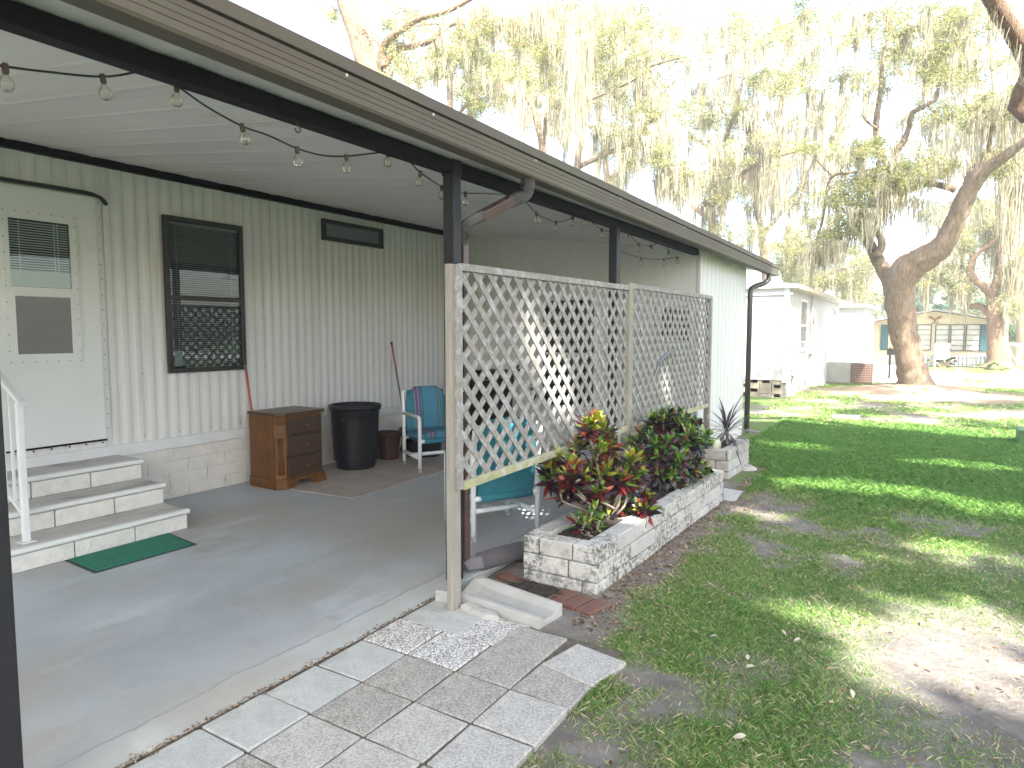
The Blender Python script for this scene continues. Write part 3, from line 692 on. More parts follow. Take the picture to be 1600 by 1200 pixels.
mb.prism([(y1-.215, .075), (y1-.145, .075), (y1-.155, .02), (y1-.16, .02)], 'x', x1-.015, x1+.0175)
part(mb, 'base', m_dresser, dr, bevel=.004)
for z0_, z1_ in ((.125, .315), (.335, .525), (.553, .725)):
    d = MB().box(x1-.03, x1+.014, y0+ch+.012, y1-.035, z0_, z1_).build('drawer', m_drawer, dr, bevel=.010)
    zc_ = (z0_+z1_)/2; yc = (y0+ch+y1-.02)/2
    part(MB().lathe((0, 0, 0), [(.001, .0), (.010, .0), (.010, .006), (.005, .010), (.013, .022), (.014, .028), (.001, .034)], 12), 'knob', m_brass, d, smooth=True)
    k = d.children[0]; k.rotation_euler = (0, PI/2, 0); k.location = (x1+.014, yc, zc_)
mb = MB()
nrm = Vector((1, -1, 0)).normalized(); tn = Vector((1, 1, 0)).normalized(); cc = Vector((x1-ch/2, y0+ch/2, 0))
for j in (-1.5, -.5, .5, 1.5):
    c = cc+tn*(j*.018)
    mb.tube([c+nrm*.002+Vector((0, 0, .15)), c+nrm*.002+Vector((0, 0, .52))], .0075, 8)
part(mb, 'fluted_pilaster', m_dresser, dr, smooth=True)
mb = MB()
for zz, rr in ((.715, .022), (.69, .017), (.665, .013), (.56, .012)): mb.tube([cc-tn*.04+nrm*.004+Vector((0, 0, zz)), cc+tn*.04+nrm*.004+Vector((0, 0, zz))], rr, 10)
mb.prism([(cc.x-.045+.012, cc.y-.04-.012), (cc.x+.04+.012, cc.y+.045-.012), (cc.x+.03, cc.y+.05), (cc.x-.05, cc.y-.03)], 'z', .535, .66)
part(mb, 'corbel', m_dresser, dr)
part(MB().box(x1-.005, x1+.001, y0+ch+.004, y1-.03, .527, .550).box(x1-.005, x1+.001, y0+ch+.004, y1-.03, .316, .334), 'rail', m_groove, dr)

# ================================================================== BINS, POTS, BROOMS
tc = thing('trash_can', 'tall black plastic trash can without a lid beside the dresser', 'trash can', (-5.70, 5.64, .008), world=False)
part(MB().lathe((0, 0, 0), [(.001, 0), (.215, 0), (.225, .015), (.268, .56), (.262, .565), (.272, .575), (.283, .70), (.278, .70), (.255, .1), (.001, .05)], 40), 'body', m_bin, tc, smooth=False)
part(MB().lathe((0, 0, .68), [(.280, 0), (.300, .01), (.306, .05), (.300, .066), (.284, .068), (.278, .04)], 40), 'rim', m_bin, tc, smooth=True)
for a in (2.2, 2.2+PI):
    c, s = math.cos(a), math.sin(a)
    part(MB().tube([(.272*c-.09*s, .272*s+.09*c, .60), (.315*c-.08*s, .315*s+.08*c, .615), (.315*c+.08*s, .315*s-.08*c, .615), (.272*c+.09*s, .272*s-.09*c, .60)], .018, 8), 'handle', m_bin, tc, smooth=True)
pot = thing('flower_pot', 'dark red plastic flower pot half hidden behind the black trash can', 'pot', (-5.72, 6.23, 0), world=False)
part(MB().lathe((0, 0, 0), [(.001, 0), (.11, 0), (.15, .30), (.143, .30), (.105, .03), (.001, .03)], 24), 'body', m_redpot, pot, smooth=False)
part(MB().lathe((0, 0, .30), [(.150, 0), (.165, .005), (.168, .045), (.155, .048), (.145, .0)], 24), 'rim', m_redpot, pot, smooth=True)
bk = thing('bucket', 'low black bucket with white lettering behind the blue striped chair', 'bucket', (-5.55, 6.68, 0), world=False)
part(MB().lathe((0, 0, 0), [(.001, 0), (.235, 0), (.285, .34), (.275, .34), (.225, .02), (.001, .02)], 32), 'body', m_bin, bk)
part(MB().lathe((0, 0, .33), [(.283, 0), (.300, .004), (.300, .03), (.285, .034), (.272, .01)], 32), 'rim', m_bin, bk, smooth=True)
mb = MB()
for k, hgt in enumerate((.016, .026, .016, .018, .026, .016, .02)):
    a = math.radians(-62+k*4.6); a2 = a+.03
    r = .275
    mb.add([(r*math.cos(a), r*math.sin(a), .225), (r*math.cos(a2), r*math.sin(a2), .225), (r*math.cos(a2)*1.006, r*math.sin(a2)*1.006, .225+hgt), (r*math.cos(a)*1.006, r*math.sin(a)*1.006, .225+hgt)], [(0, 1, 2, 3)])
part(mb, 'lettering', m_blind, bk)
br = thing('broom', 'broom with orange red handle leaning on the wall behind the dresser', 'broom', (-6.0, 4.50, 0))
part(MB().tube([(-6.055, 4.43, 1.245), (-6.045, 4.48, .78), (-6.03, 4.55, .18)], .012, 8), 'handle', m_red, br, smooth=True)
part(MB().tube([(-6.056, 4.428, 1.20), (-6.057, 4.424, 1.262)], .014, 8), 'grip', m_greyhandle, br, smooth=True)
part(MB().prism([(4.45, .0), (4.70, .0), (4.62, .18), (4.52, .18)], 'x', -6.06, -6.0), 'bristles', m_bin, br)
br = thing('broom', 'long broom with red and dark grey handle leaning behind the striped chair', 'broom', (-5.95, 6.85, 0))
A_, B_ = Vector((-6.07, 6.69, 1.47)), Vector((-5.93, 6.83, .16))
for nm, t0, t1, mt_, r in (('grip', 0, .03, m_bin, .014), ('handle', .03, .32, m_red, .011), ('sleeve', .32, .78, m_greyhandle, .0125), ('ferrule', .78, 1, m_red, .011)):
    part(MB().tube([A_.lerp(B_, t0), A_.lerp(B_, t1)], r, 8), nm, mt_, br, smooth=True)
part(MB().prism([(6.70, .0), (6.98, .0), (6.9, .17), (6.78, .17)], 'x', -5.96, -5.90), 'bristles', m_bin, br)

# ================================================================== PVC CHAIRS  (local: faces +y, back legs at y=0)
def make_chair(label, cush, loc, rz):
    t = thing('garden_chair', label, 'chair', loc, rz, 'white pvc garden chairs on the patio', world=False)
    W = .28; Dp = .52; r = .0215
    def pipe(nm, pts, rr=r): return part(MB().tube(pts, rr, 10), nm, m_pvc, t, smooth=True)
    for s in (-1, 1):
        pipe('leg', [(s*W, 0, .055), (s*W, 0, .62), (s*W, -.035, .86), (s*W*.97, -.037, .885), (s*W*.88, -.037, .888)])
        pipe('leg', [(s*W, Dp, .055), (s*W, Dp, .60), (s*W, Dp-.012, .625)])
        pipe('arm', [(s*W, Dp, .62), (s*W, Dp-.03, .632), (s*W, 0, .632)], r*1.02)
        pipe('side_stretcher', [(s*W, 0, .17), (s*W, Dp, .17)])
        pipe('seat_rail', [(s*W, 0, .35), (s*W, .06, .352)]) ; pipe('seat_rail', [(s*W, Dp, .36), (s*W*.80, Dp, .36)], r*1.1); pipe('seat_rail', [(s*W, 0, .34), (s*W*.80, 0, .34)], r*1.1)
        for yy in (0, Dp):
            part(MB().tube([(s*W-.011, yy, .027), (s*W+.011, yy, .027)], .026, 14).tube([(s*W, yy, .03), (s*W, yy, .06)], .010, 6), 'caster', m_caster, t, smooth=False)
    for zz, yy in ((.36, Dp), (.17, Dp*.5), (.34, 0)):
        if zz == .17: pipe('cross_stretcher', [(-W, yy, zz), (W, yy, zz)])
    part(MB().tube([(-W*.8, Dp, .36), (W*.8, Dp, .36)], .029, 10).tube([(-W*.8, 0, .34), (W*.8, 0, .34)], .029, 10), 'sling_tube', m_teal_fab, t, smooth=True)
    # sling + cushions (rounded slabs)
    def slab(nm, prof_w, ys_zs, th, mat):
        n = 9; vs = []; fs = []; m_ = len(ys_zs)
        for sd in (0, 1):
            for i, (yy, zz, ny, nz, wk) in enumerate(ys_zs):
                for j in range(n):
                    u = -1+2*j/(n-1); edge = (1-abs(u)**4)*(wk[1])
                    h = th*(.35+.65*edge)*(1 if sd else -.25)
                    vs.append((u*prof_w*wk[0], yy+ny*h, zz+nz*h))
        for sd in (0, 1):
            o = sd*m_*n
            for i in range(m_-1):
                for j in range(n-1):
                    q = (o+i*n+j, o+i*n+j+1, o+(i+1)*n+j+1, o+(i+1)*n+j); fs.append(q if sd else q[::-1])
        k = m_*n
        for i in range(m_-1):
            fs.append((i*n, (i+1)*n, k+(i+1)*n, k+i*n)); fs.append((i*n+n-1, k+i*n+n-1, k+(i+1)*n+n-1, (i+1)*n+n-1))
        for j in range(n-1):
            fs.append((j, k+j, k+j+1, j+1)); fs.append(((m_-1)*n+j, (m_-1)*n+j+1, k+(m_-1)*n+j+1, k+(m_-1)*n+j))
        o = part(MB().add(vs, fs), nm, mat, t, smooth=True); return o
    sy = np.linspace(.03, Dp-.005, 8)
    slab('seat_cushion', .255, [(y, .375+.02*(i/7)**2, 0, 1, (1, .4+.6*math.sin(PI*min(1, max(0, (i+.6)/8.2))))) for i, y in enumerate(sy)], .085, cush)
    bz = np.linspace(.42, .94, 10)
    wd = [1, 1, 1, 1, 1, 1, .98, .93, .82, .52]
    slab('back_cushion', .255, [(.03-.07*(i/9), z, 1, .12, (wd[i], .4+.6*math.sin(PI*(i+.6)/10.2))) for i, z in enumerate(bz)], .085, cush)
    part(MB().add([(-.23, 0, .345), (.23, 0, .345), (.23, Dp, .362), (-.23, Dp, .362), (-.23, Dp/2, .315), (.23, Dp/2, .315)], [(0, 1, 5, 4), (4, 5, 2, 3)]), 'sling', m_teal_fab, t)
    part(MB().add([(-.24, .012, .35), (.24, .012, .35), (.24, -.002, .62), (-.24, -.002, .62), (.24, -.03, .9), (-.24, -.03, .9)], [(0, 1, 2, 3), (3, 2, 4, 5)]), 'back_sling', m_teal_fab, t)
    return t
def rz_of(d): return math.atan2(-d[0], d[1])
ch1 = make_chair('white pvc chair with striped blue cushions beside the trash can', m_stripe, (-5.12, 6.24, .0085), rz_of((.87, -.49)))
ch2 = make_chair('white pvc chair with teal cushions seen from behind through the lattice', m_teal_fab, (-2.715, 4.27, .001), rz_of((-.866, .5)))

# ================================================================== STRING LIGHTS
sl_ = thing('string_lights', 'string of clear globe bulbs looped along the dark porch beam', 'string lights', (-2.65, 4, 2.5))
runs = [[(-40, 95, 0), (8, 104, 1), (70, 112, 0), (160, 120, 1), (215, 112, 0)], [(262, 130, 0), (276, 134, 1), (325, 168, 0), (378, 197, 1), (420, 212, 0), (464, 232, 1), (505, 243, 0), (541, 244, 1), (580, 240, 0), (606, 238, 1), (635, 248, 0), (657, 270, 1), (690, 292, 1)],
        [(722, 303, 0), (727, 302, 1), (770, 303, 0), (812, 308, 0), (838, 333, 1), (855, 342, 0), (869, 347, 1), (885, 345, 0), (895, 339, 1), (905, 334, 0), (915, 340, 1), (940, 358, 1), (955, 362, 0)],
        [(985, 367, 0), (998, 381, 1), (1017, 384, 1), (1030, 378, 0)], [(1040, 382, 0), (1045, 393, 1)], [(970, 392, 0), (1002, 403, 1), (1037, 405, 1), (1058, 402, 1), (1073, 399, 1), (1090, 397, 0)]]
bulb_me = None
for ri, run in enumerate(runs):
    X = -2.63 if ri != 5 else -2.75
    if ri == 0: X = -2.70
    P = [tuple(atX(px, py, X)) for px, py, b in run]
    part(MB().tube(smooth_path(P, 5), .0045, 5), 'cord', m_cord, sl_)
    for (px, py, b), p in zip(run, P):
        if not b: continue
        if bulb_me is None:
            s0 = MB().lathe((0, 0, 0), [(.001, .012), (.011, .012), (.013, 0), (.013, -.022), (.010, -.030), (.001, -.030)], 10).build('bulb', m_socket, sl_, smooth=True)
            g0 = MB().lathe((0, 0, -.030), [(.010, .004), (.012, -.004), (.023, -.018), (.0295, -.036), (.0265, -.053), (.016, -.065), (.001, -.069)], 14).build('globe', m_glass2, s0, smooth=True)
            s0.location = np.array(p)-np.array(sl_.location); s0.scale = (.86, .86, .86)
            bulb_me = (s0, g0)
        else:
            s = bulb_me[0].copy(); COL.objects.link(s); s.parent = sl_; s.location = np.array(p)-np.array(sl_.location)
            s.rotation_euler = (random.uniform(-.25, .25), random.uniform(-.25, .25), 0)
            g_ = bulb_me[1].copy(); COL.objects.link(g_); g_.parent = s

# ================================================================== LATTICE SCREEN
lat = thing('lattice_screen', 'weathered two panel wooden lattice screen standing along the patio edge', 'lattice', (-2.27, 5.5, 0))
def skewbox(mb, y0, y1, za0, zb0, za1, zb1, x0, x1):
    mb.add([(x0, y0, za0), (x1, y0, za0), (x0, y1, za1), (x1, y1, za1), (x0, y0, zb0), (x1, y0, zb0), (x0, y1, zb1), (x1, y1, zb1)],
           [(0, 2, 3, 1), (4, 5, 7, 6), (0, 1, 5, 4), (2, 6, 7, 3), (0, 4, 6, 2), (1, 3, 7, 5)])
XL = -2.25
for (y0, y1, zt, zb) in ((2.965, 3.052, 1.978, -.06), (5.505, 5.60, 2.026, .06), (8.10, 8.165, 2.03, -.06)):
    part(MB().box(XL-.042, XL-.002, y0, y1, zb, zt), 'post', m_woodpost, lat, bevel=.004)
part(MB().box(XL-.002, XL+.018, 3.0, 3.052, .7, 1.975), 'stile', m_wood, lat, bevel=.002)
part(MB().box(XL-.002, XL+.028, 5.508, 5.592, .06, 2.03), 'stile', m_woodpost, lat, bevel=.003)
part(MB().box(XL-.002, XL+.028, 8.09, 8.15, .0, 2.032), 'stile', m_wood, lat, bevel=.003)
def panel(y0, y1, zt0, zt1, zb0, zb1):
    mb = MB(); skewbox(mb, y0-.01, y1, zt0-.042, zt0, zt1-.042, zt1, XL-.012, XL+.022); part(mb, 'top_rail', m_wood, lat, bevel=.003)
    mb = MB(); skewbox(mb, y0, y1, zb0, zb0+.048, zb1, zb1+.048, XL-.010, XL+.024); part(mb, 'bottom_rail', m_woodgreen, lat, bevel=.003)
    a0, a1 = y0, y1; b0, b1 = zb0+.03, min(zt0, zt1)-.03
    mb = MB(); w = .021*math.sqrt(2)
    def slat(c, sgn, x0, x1):
        # line z = c - sgn*y ; clip a strip of half width w (in z) to the panel
        pts = []
        poly = [(a0, c-sgn*a0-w), (a1, c-sgn*a1-w), (a1, c-sgn*a1+w), (a0, c-sgn*a0+w)]
        def clip(poly, f, g):
            out = []
            for i in range(len(poly)):
                p, q = poly[i], poly[(i+1) % len(poly)]; fp, fq = f(p), f(q)
                if fp >= 0: out.append(p)
                if (fp >= 0) != (fq >= 0):
                    t = fp/(fp-fq); out.append((p[0]+t*(q[0]-p[0]), p[1]+t*(q[1]-p[1])))
            return out
        poly = clip(poly, lambda p: p[1]-b0, 0); poly = clip(poly, lambda p: b1-p[1], 0) if poly else poly
        if len(poly) >= 3: mb.prism(poly, 'x', x0+random.uniform(-.0008, .0008), x1)
    sp = .1515
    c = b0+a0
    while c < b1+a1: slat(c+random.uniform(-.003, .003), 1, XL-.001, XL+.006); c += sp
    c = b0-a1
    while c < b1-a0: slat(c+random.uniform(-.003, .003), -1, XL-.009, XL-.0015); c += sp
    part(mb, 'lattice_panel', m_wood, lat, fix=True)
panel(3.052, 5.545, 1.985, 2.008, .692, .725)
panel(5.555, 8.10, 2.028, 2.038, .700, .690)
mb = MB(); p0 = atX(1022, 575, XL+.012)
pts = [atX(px, py, XL+.012) for px, py in ((1025, 580), (1030, 566), (1039, 556), (1050, 548), (1056, 545))]
mb = MB().tube(pts, [.004, .012, .02, .014, .003], 6)
for k in range(5):
    a = np.array(pts[1])*(1-k/5)+np.array(pts[3])*(k/5); mb.tube([a, a+np.array([.0, .05, -.05])], [.005, .002], 5)
tag(mb.build('metal_leaf', m_greyhandle), 'dark curled metal leaf hooked on the farther lattice panel', 'ornament')

# ================================================================== PLANTERS
def planter(label, x0, x1, y0, y1, z0, courses, h, th, mats, name='planter', skew=0., dirt=.06, capfirst=None, lean=0):
    t = thing(name, label, 'planter', ((x0+x1)/2, (y0+y1)/2, z0), 0, 'block planters beside the lattice')
    def blk(ax0, ax1, ay0, ay1, az0, az1, m_):
        c = Vector(((ax0+ax1)/2, (ay0+ay1)/2, 0)); T = Matrix.Translation(c) @ Matrix.Rotation(random.uniform(-.022, .022), 4, 'Z') @ Matrix.Translation(-c)
        o = MB().box(ax0, ax1, ay0, ay1, az0, az1, T=T)
        # shear with planter skew: x shift with y
        o.v = [(p[0]+skew*(p[1]-y0), p[1], p[2]) for p in o.v]
        ob = part(o, 'block', m_, t, bevel=.008)
    L_ = .40
    for c in range(courses):
        za = z0+c*h; zb = za+h-.006; g = .004
        # front (y0) and back, alternate joints
        xs = [x0, x0+(x1-x0)*(.62 if c % 2 else .80), x1-(.0)]
        if c == courses-1: xs = [x0, x0+.12, x0+.36, x1]
        for i in range(len(xs)-1):
            blk(xs[i]+g, xs[i+1]-g, y0, y0+th, za, zb, mats[0])
        blk(x0+g, x1-g, y1-th, y1, za, zb, mats[0])
        for side in (0, 1):
            y = y0+th; first = True
            while y < y1-th-.02:
                ln = (L_*.5 if (first and (c+side) % 2) else L_)*random.uniform(.9, 1.08); first = False
                ye = min(y+ln, y1-th)
                if y1-th-ye < .1: ye = y1-th
                m_ = mats[1] if (random.random() < .22 or (side == 0 and c == courses-1)) else mats[0]
                if side: blk(x1-th+random.uniform(0, .006), x1+random.uniform(-.004, .004), y+g, ye-g, za, zb, m_)
                else: blk(x0, x0+th, y+g, ye-g, za, zb, m_)
                y = ye
    # soil, lumpy
    nx, ny = 26, int((y1-y0)/.03); vs = []; fs = []
    for j in range(ny):
        for i in range(nx):
            x = x0+.03+(x1-x0-.06)*i/(nx-1); y = y0+.03+(y1-y0-.06)*j/(ny-1)
            vs.append((x+skew*(y-y0), y, z0+courses*h-dirt+random.uniform(-.008, .010)+.03*math.sin(PI*i/(nx-1))))
    for j in range(ny-1):
        for i in range(nx-1): fs.append((j*nx+i, j*nx+i+1, (j+1)*nx+i+1, (j+1)*nx+i))
    part(MB().add(vs, fs), 'soil', m_soil, t, fix=False)
    return t
pl1 = planter('long whitewashed block planter stained with black lichen, holding two croton shrubs', -2.20, -1.665, 3.66, 6.42, -.06, 3, .114, .13, (m_block, m_blockclean), skew=.022)
pl2 = planter('small grey block planter at the far lattice post holding a spiky plant', -2.20, -1.80, 7.42, 8.35, -.06, 3, .120, .12, (m_block2, m_blockclean), skew=.01, dirt=.05)

# ------------------------------------------------------------------ leaves helpers
def leaf_mesh(base, direction, normal, length, width, curl=.25, seg=3):
    """arrays (n,..) -> vertices of folded lanceolate leaves, quads"""
    n = len(base); d = direction/np.linalg.norm(direction, axis=1, keepdims=True)
    s = np.cross(d, normal); s /= np.linalg.norm(s, axis=1, keepdims=True)+1e-9; u = np.cross(s, d)
    prof = [.18, .85, 1.0, .62, .04][:seg+2] if seg == 3 else [.2, 1, .05]
    m = len(prof); V = np.empty((n, m, 2, 3))
    for i, w in enumerate(prof):
        t = i/(m-1)
        c = base+d*(length*t)[:, None]-u*((curl*length*t*t))[:, None]
        V[:, i, 0] = c-s*(width*w/2)[:, None]; V[:, i, 1] = c+s*(width*w/2)[:, None]
    idx = np.arange(n)[:, None]*(2*m); q = []
    for i in range(m-1): q.append(np.stack([idx[:, 0]+2*i, idx[:, 0]+2*i+1, idx[:, 0]+2*i+3, idx[:, 0]+2*i+2], 1))
    Fq = np.stack(q, 1).reshape(-1, 4)
    return V.reshape(-1, 3), Fq, m
def rosette_plant(name, label, cat, base, tips, palette, stems=True, parentgroup=None, llen=(.10, .17), lw=(.022, .036), per=22):
    t = thing(name, label, cat, tuple(base), 0, parentgroup)
    B_, Dd, Nn, Ln, Wd, MI, TT = [], [], [], [], [], [], []
    smb = MB()
    for (p, ax, wts, bright) in tips:
        p = np.array(p); ax = np.array(ax, float); ax /= np.linalg.norm(ax)
        a1 = np.cross(ax, [0.3, .2, .9]); a1 /= np.linalg.norm(a1); a2 = np.cross(ax, a1)
        for k in range(per):
            f = k/per; el = .15+1.35*f+random.uniform(-.15, .15)      # 0 = along axis (young), larger = drooping old leaves
            ph = k*2.399+random.uniform(-.3, .3)
            d = ax*math.cos(el)+(a1*math.cos(ph)+a2*math.sin(ph))*math.sin(el)
            B_.append(p-ax*(f*.10)); Dd.append(d); Nn.append(ax*math.sin(el)-(a1*math.cos(ph)+a2*math.sin(ph))*math.cos(el)+RNG.normal(0, .15, 3))
            Ln.append(random.uniform(*llen)*(.55+.6*f if f < .5 else 1)); Wd.append(random.uniform(*lw))
            w = list(wts(f)); MI.append(random.choices(range(len(w)), w)[0]); TT.append(min(1, max(0, random.gauss(.5+bright, .25)-.25*f)))
        b = np.array(base)+np.array([random.uniform(-.06, .06), random.uniform(-.1, .1), 0])
        mid = (b*.5+p*.5)+np.array([random.uniform(-.05, .05), random.uniform(-.05, .05), -.04])
        smb.tube(smooth_path([b, mid, p-ax*.1, p], 4), .009, 6)
    V, Fq, m = leaf_mesh(np.array(B_), np.array(Dd), np.array(Nn), np.array(Ln), np.array(Wd))
    nf = m-1
    qmesh('foliage', V, Fq, palette, t, attr={'tint': np.repeat(np.array(TT), 2*m)}, mi=np.repeat(np.array(MI), nf), smooth=True)
    if stems: part(smb, 'stem', m_stem, t, smooth=True)
    return t
random.seed(21)
zs = -.06+.342-.05
# bright croton : silhouette in the photo (850..1035, 640..830)
tips = []
spots1 = [(930, 652, 4.38), (922, 662, 4.3), (940, 668, 4.42), (928, 672, 4.35), (905, 690, 4.3), (950, 690, 4.4), (870, 712, 4.1), (895, 722, 4.2), (930, 725, 4.35), (960, 715, 4.45), (868, 745, 4.05), (900, 760, 4.15), (935, 762, 4.3), (965, 750, 4.5), (985, 715, 4.6), (1000, 740, 4.6), (985, 770, 4.6), (1010, 775, 4.7), (955, 780, 4.4), (890, 740, 4.0), (915, 745, 4.1), (975, 735, 4.45), (940, 700, 4.3), (1003, 792, 4.55)]
spots1 += [(px+random.uniform(-22, 22), py+random.uniform(-8, 26), Y+random.uniform(-.1, .15)) for px, py, Y in spots1 if py > 700]
for i, (px, py, Y) in enumerate(spots1):
    p = atY(px, py, Y+random.uniform(-.12, .12))
    ax = np.array([random.uniform(-.1, .9), random.uniform(-.7, .2), random.uniform(.5, 1.1)])
    hi = py < 735
    def wts(f, hi=hi, i=i):
        if f < .40: return (.86, .10, .04) if (hi or i % 3 == 0) else (.50, .25, .25)
        if f < .65: return (.40, .25, .35) if hi else (.15, .25, .60)
        return (.05, .20, .75)
    tips.append((p, ax, wts, .35 if hi else .06))  # yellow-green top leaves, lightened further with sunlight put into their tint
pal = [m_cr_g, m_cr_r, m_cr_d]
rosette_plant('croton_shrub', 'bright red, yellow and green croton shrub nearest in the long planter', 'shrub', (-1.95, 4.45, zs), tips, pal, parentgroup='crotons in the long planter', per=46, llen=(.085, .145), lw=(.028, .046))
tips = []
for i in range(120):
    a = random.uniform(0, 2*PI); el = random.uniform(-.75, 1.5); rr = random.uniform(.70, 1.0)
    c = np.array([-1.93, 5.80, .50]); dirv = np.array([math.cos(a)*math.cos(el), math.sin(a)*math.cos(el), math.sin(el)])
    p = c+dirv*np.array([.36, .60, .37])*rr+np.array([0, 0, random.uniform(-.05, .05)]); p[2] = max(p[2], .30)
    g_ = random.random()
    def wts(f, g_=g_, el=el):
        if f < .40: return (.88, .05, .07) if (g_ < .7 and el > -.1) else (.40, .10, .50)
        if f < .65: return (.45, .08, .47) if g_ < .6 else (.10, .10, .80)
        return (.03, .05, .92)
    tips.append((p, dirv+np.array([.15, -.2, .5]), wts, -.12))
rosette_plant('croton_shrub', 'dense dark green and purple croton shrub at the far end of the long planter', 'shrub', (-1.92, 5.8, zs), tips, pal, parentgroup='crotons in the long planter', per=28, llen=(.085, .15), lw=(.024, .042))
tips = []
for px, py, Y in ((925, 800, 3.98), (938, 812, 4.0), (915, 815, 3.92), (930, 792, 4.05), (905, 806, 3.95)):
    tips.append((atY(px, py, Y), (random.uniform(0, .5), random.uniform(-.5, 0), 1), lambda f: (.8, .1, .1) if f < .6 else (.4, .2, .4), -.05))
rosette_plant('croton_seedling', 'small green croton sprout low in the near corner of the long planter', 'plant', (-1.88, 4.0, zs), tips, pal, parentgroup='crotons in the long planter', per=18, llen=(.06, .11), lw=(.018, .03))
# spiky dracaena
def spiky():
    c = atY(1136, 660, 7.95); t = thing('spiky_plant', 'dark spiky dracaena with arching strap leaves in the small block planter', 'plant', (c[0], c[1], .25))
    n = 62; B_ = np.tile(np.array([c[0], c[1], .42]), (n, 1))+RNG.normal(0, .012, (n, 3))
    ph = RNG.random(n)*2*PI; el = np.radians(RNG.uniform(-15, 72, n)); el[:5] = np.radians([80, 84, 86, 75, 78])
    d = np.stack([np.cos(ph)*np.cos(el), np.sin(ph)*np.cos(el), np.sin(el)], 1)
    V, Fq, m = leaf_mesh(B_, d, np.stack([-np.cos(ph)*np.sin(el), -np.sin(ph)*np.sin(el), np.cos(el)], 1), RNG.uniform(.34, .60, n), RNG.uniform(.014, .024, n), curl=.62)
    V[:, 2] = np.maximum(V[:, 2], .05)
    qmesh('foliage', V, Fq, m_drac, t, attr={'tint': np.repeat(RNG.random(n), 2*m)}, smooth=True)
    part(MB().tube([(c[0], c[1], .22), (c[0]+.01, c[1], .43)], .018, 7), 'stem', m_stem, t, smooth=True)
spiky()
j = thing('glass_jar', 'small pale mossy jar beside the spiky plant in the small planter', 'jar', tuple(atY(1118, 690, 7.6)*[1, 1, 0]+[0, 0, .245]), world=False)
part(MB().lathe((0, 0, 0), [(.001, 0), (.05, 0), (.062, .02), (.062, .10), (.045, .13), (.045, .15), (.040, .15), (.040, .12), (.001, .11)], 16), 'body', M('mossy_glass', (.36, .40, .28), .3, .3, 20), j, smooth=True)

# ------------------------------------------------------------------ stones and small masonry
def T_rot(cx, cy, a): return Matrix.Translation((cx, cy, 0)) @ Matrix.Rotation(a, 4, 'Z')
# splash block
sb = MB(); pts = [(-2.376, 3.395), (-1.715, 3.300), (-1.740, 3.050), (-2.285, 3.085)]
ns = 9
prof = [(0, .060), (.10, .060), (.24, .026), (.5, .020), (.76, .026), (.88, .060), (1, .056)]
top = []; 
vs = []; fs = []
for s in np.linspace(0, 1, ns):
    A = np.array(pts[0])*(1-s)+np.array(pts[1])*s; B = np.array(pts[3])*(1-s)+np.array(pts[2])*s
    for k, (q, z) in enumerate(prof):
        zz = z if s > .14 else .060-(.060-z)*max(0, (s-.03)/.11)
        p = A*(1-q)+B*q; vs.append((p[0], p[1], zz-.012*s))
    vs.append((B[0], B[1], -.05)); vs.append((A[0], A[1], -.05))
m_ = len(prof)+2
for i in range(ns-1):
    for k in range(m_): fs.append((i*m_+k, i*m_+(k+1) % m_, (i+1)*m_+(k+1) % m_, (i+1)*m_+k))
fs += [tuple(range(m_)), tuple(range((ns-1)*m_, ns*m_))]
tag(sb.add(vs, fs).build('splash_block', m_splash, bevel=.005), 'white concrete splash block trough lying below the drain hose', 'splash block')
bricks = [((-1.600, 3.475), 1.30, 'red brick nearest the lawn in the row below the planter'), ((-1.715, 3.490), 1.36, 'red brick in the middle of the three below the planter corner'), ((-1.83, 3.505), 1.40, 'red brick beside the dark soil patch, left of the three'), ((-2.25, 3.60), -.22, 'single red brick tucked behind the white splash block')]
b0 = None
for (cx, cy), a, lab in bricks:
    if b0 is None:
        b0 = MB().box(-.105, .105, -.052, .052, -.06, .03).build('brick', m_brick, bevel=.006); tag(b0, lab, 'brick', 'red bricks beside the splash block'); b = b0
    else:
        b = b0.copy(); COL.objects.link(b); b['label'] = lab
    b.location = (cx, cy, -.030); b.rotation_euler = (random.uniform(-.03, .03), random.uniform(-.03, .03), a)
mb = MB(); nx = 14
for j_ in range(12):
    pass
vs = []; fs = []
for j_ in range(14):
    for i_ in range(16):
        u = -2.22+.42*i_/15; w = 3.44+.20*j_/13; vs.append((u, w-.1*(u+2.2), -.01+.02*math.sin(PI*i_/15)*math.sin(PI*j_/13)+random.uniform(-.007, .009)))
for j_ in range(13):
    for i_ in range(15): fs.append((j_*16+i_, j_*16+i_+1, (j_+1)*16+i_+1, (j_+1)*16+i_))
struct(MB().add(vs, fs).build('soil_patch', m_soil, fix=False))
rk = lambda name, lab, poly, z0, z1, m, cat='stone', g=None: tag(MB().prism(poly, 'z', z0, z1).build(name, m, bevel=.008), lab, cat, g)
rk('concrete_chunk', 'broken white concrete chunk wedged left of the near lattice post', [(-2.465, 3.19), (-2.36, 3.20), (-2.345, 3.06), (-2.44, 3.04)], -.06, .062, m_blockclean, 'concrete chunk')
rk('concrete_chunk', 'cracked white concrete wedge between lattice post and splash block', [(-2.225, 3.085), (-2.00, 3.045), (-1.955, 3.00), (-2.05, 2.985), (-2.24, 3.02)], -.05, .026, m_blockclean, 'concrete chunk')
rk('flat_stone', 'pale flat stone lying on the sand at the far planter corner', [tuple(atZ(px, py, -.02)[:2]) for px, py in ((1130, 782), (1148, 784), (1162, 768), (1130, 763))], -.06, -.012, m_blockclean)
mb = MB(); c = atZ(1165, 735, -.04); tag(MB().lathe((c[0], c[1], -.06), [(.001, .09), (.07, .085), (.13, .05), (.15, 0)], 9).build('rock', m_block2, smooth=True), 'rounded grey rock beside the small block planter', 'rock')
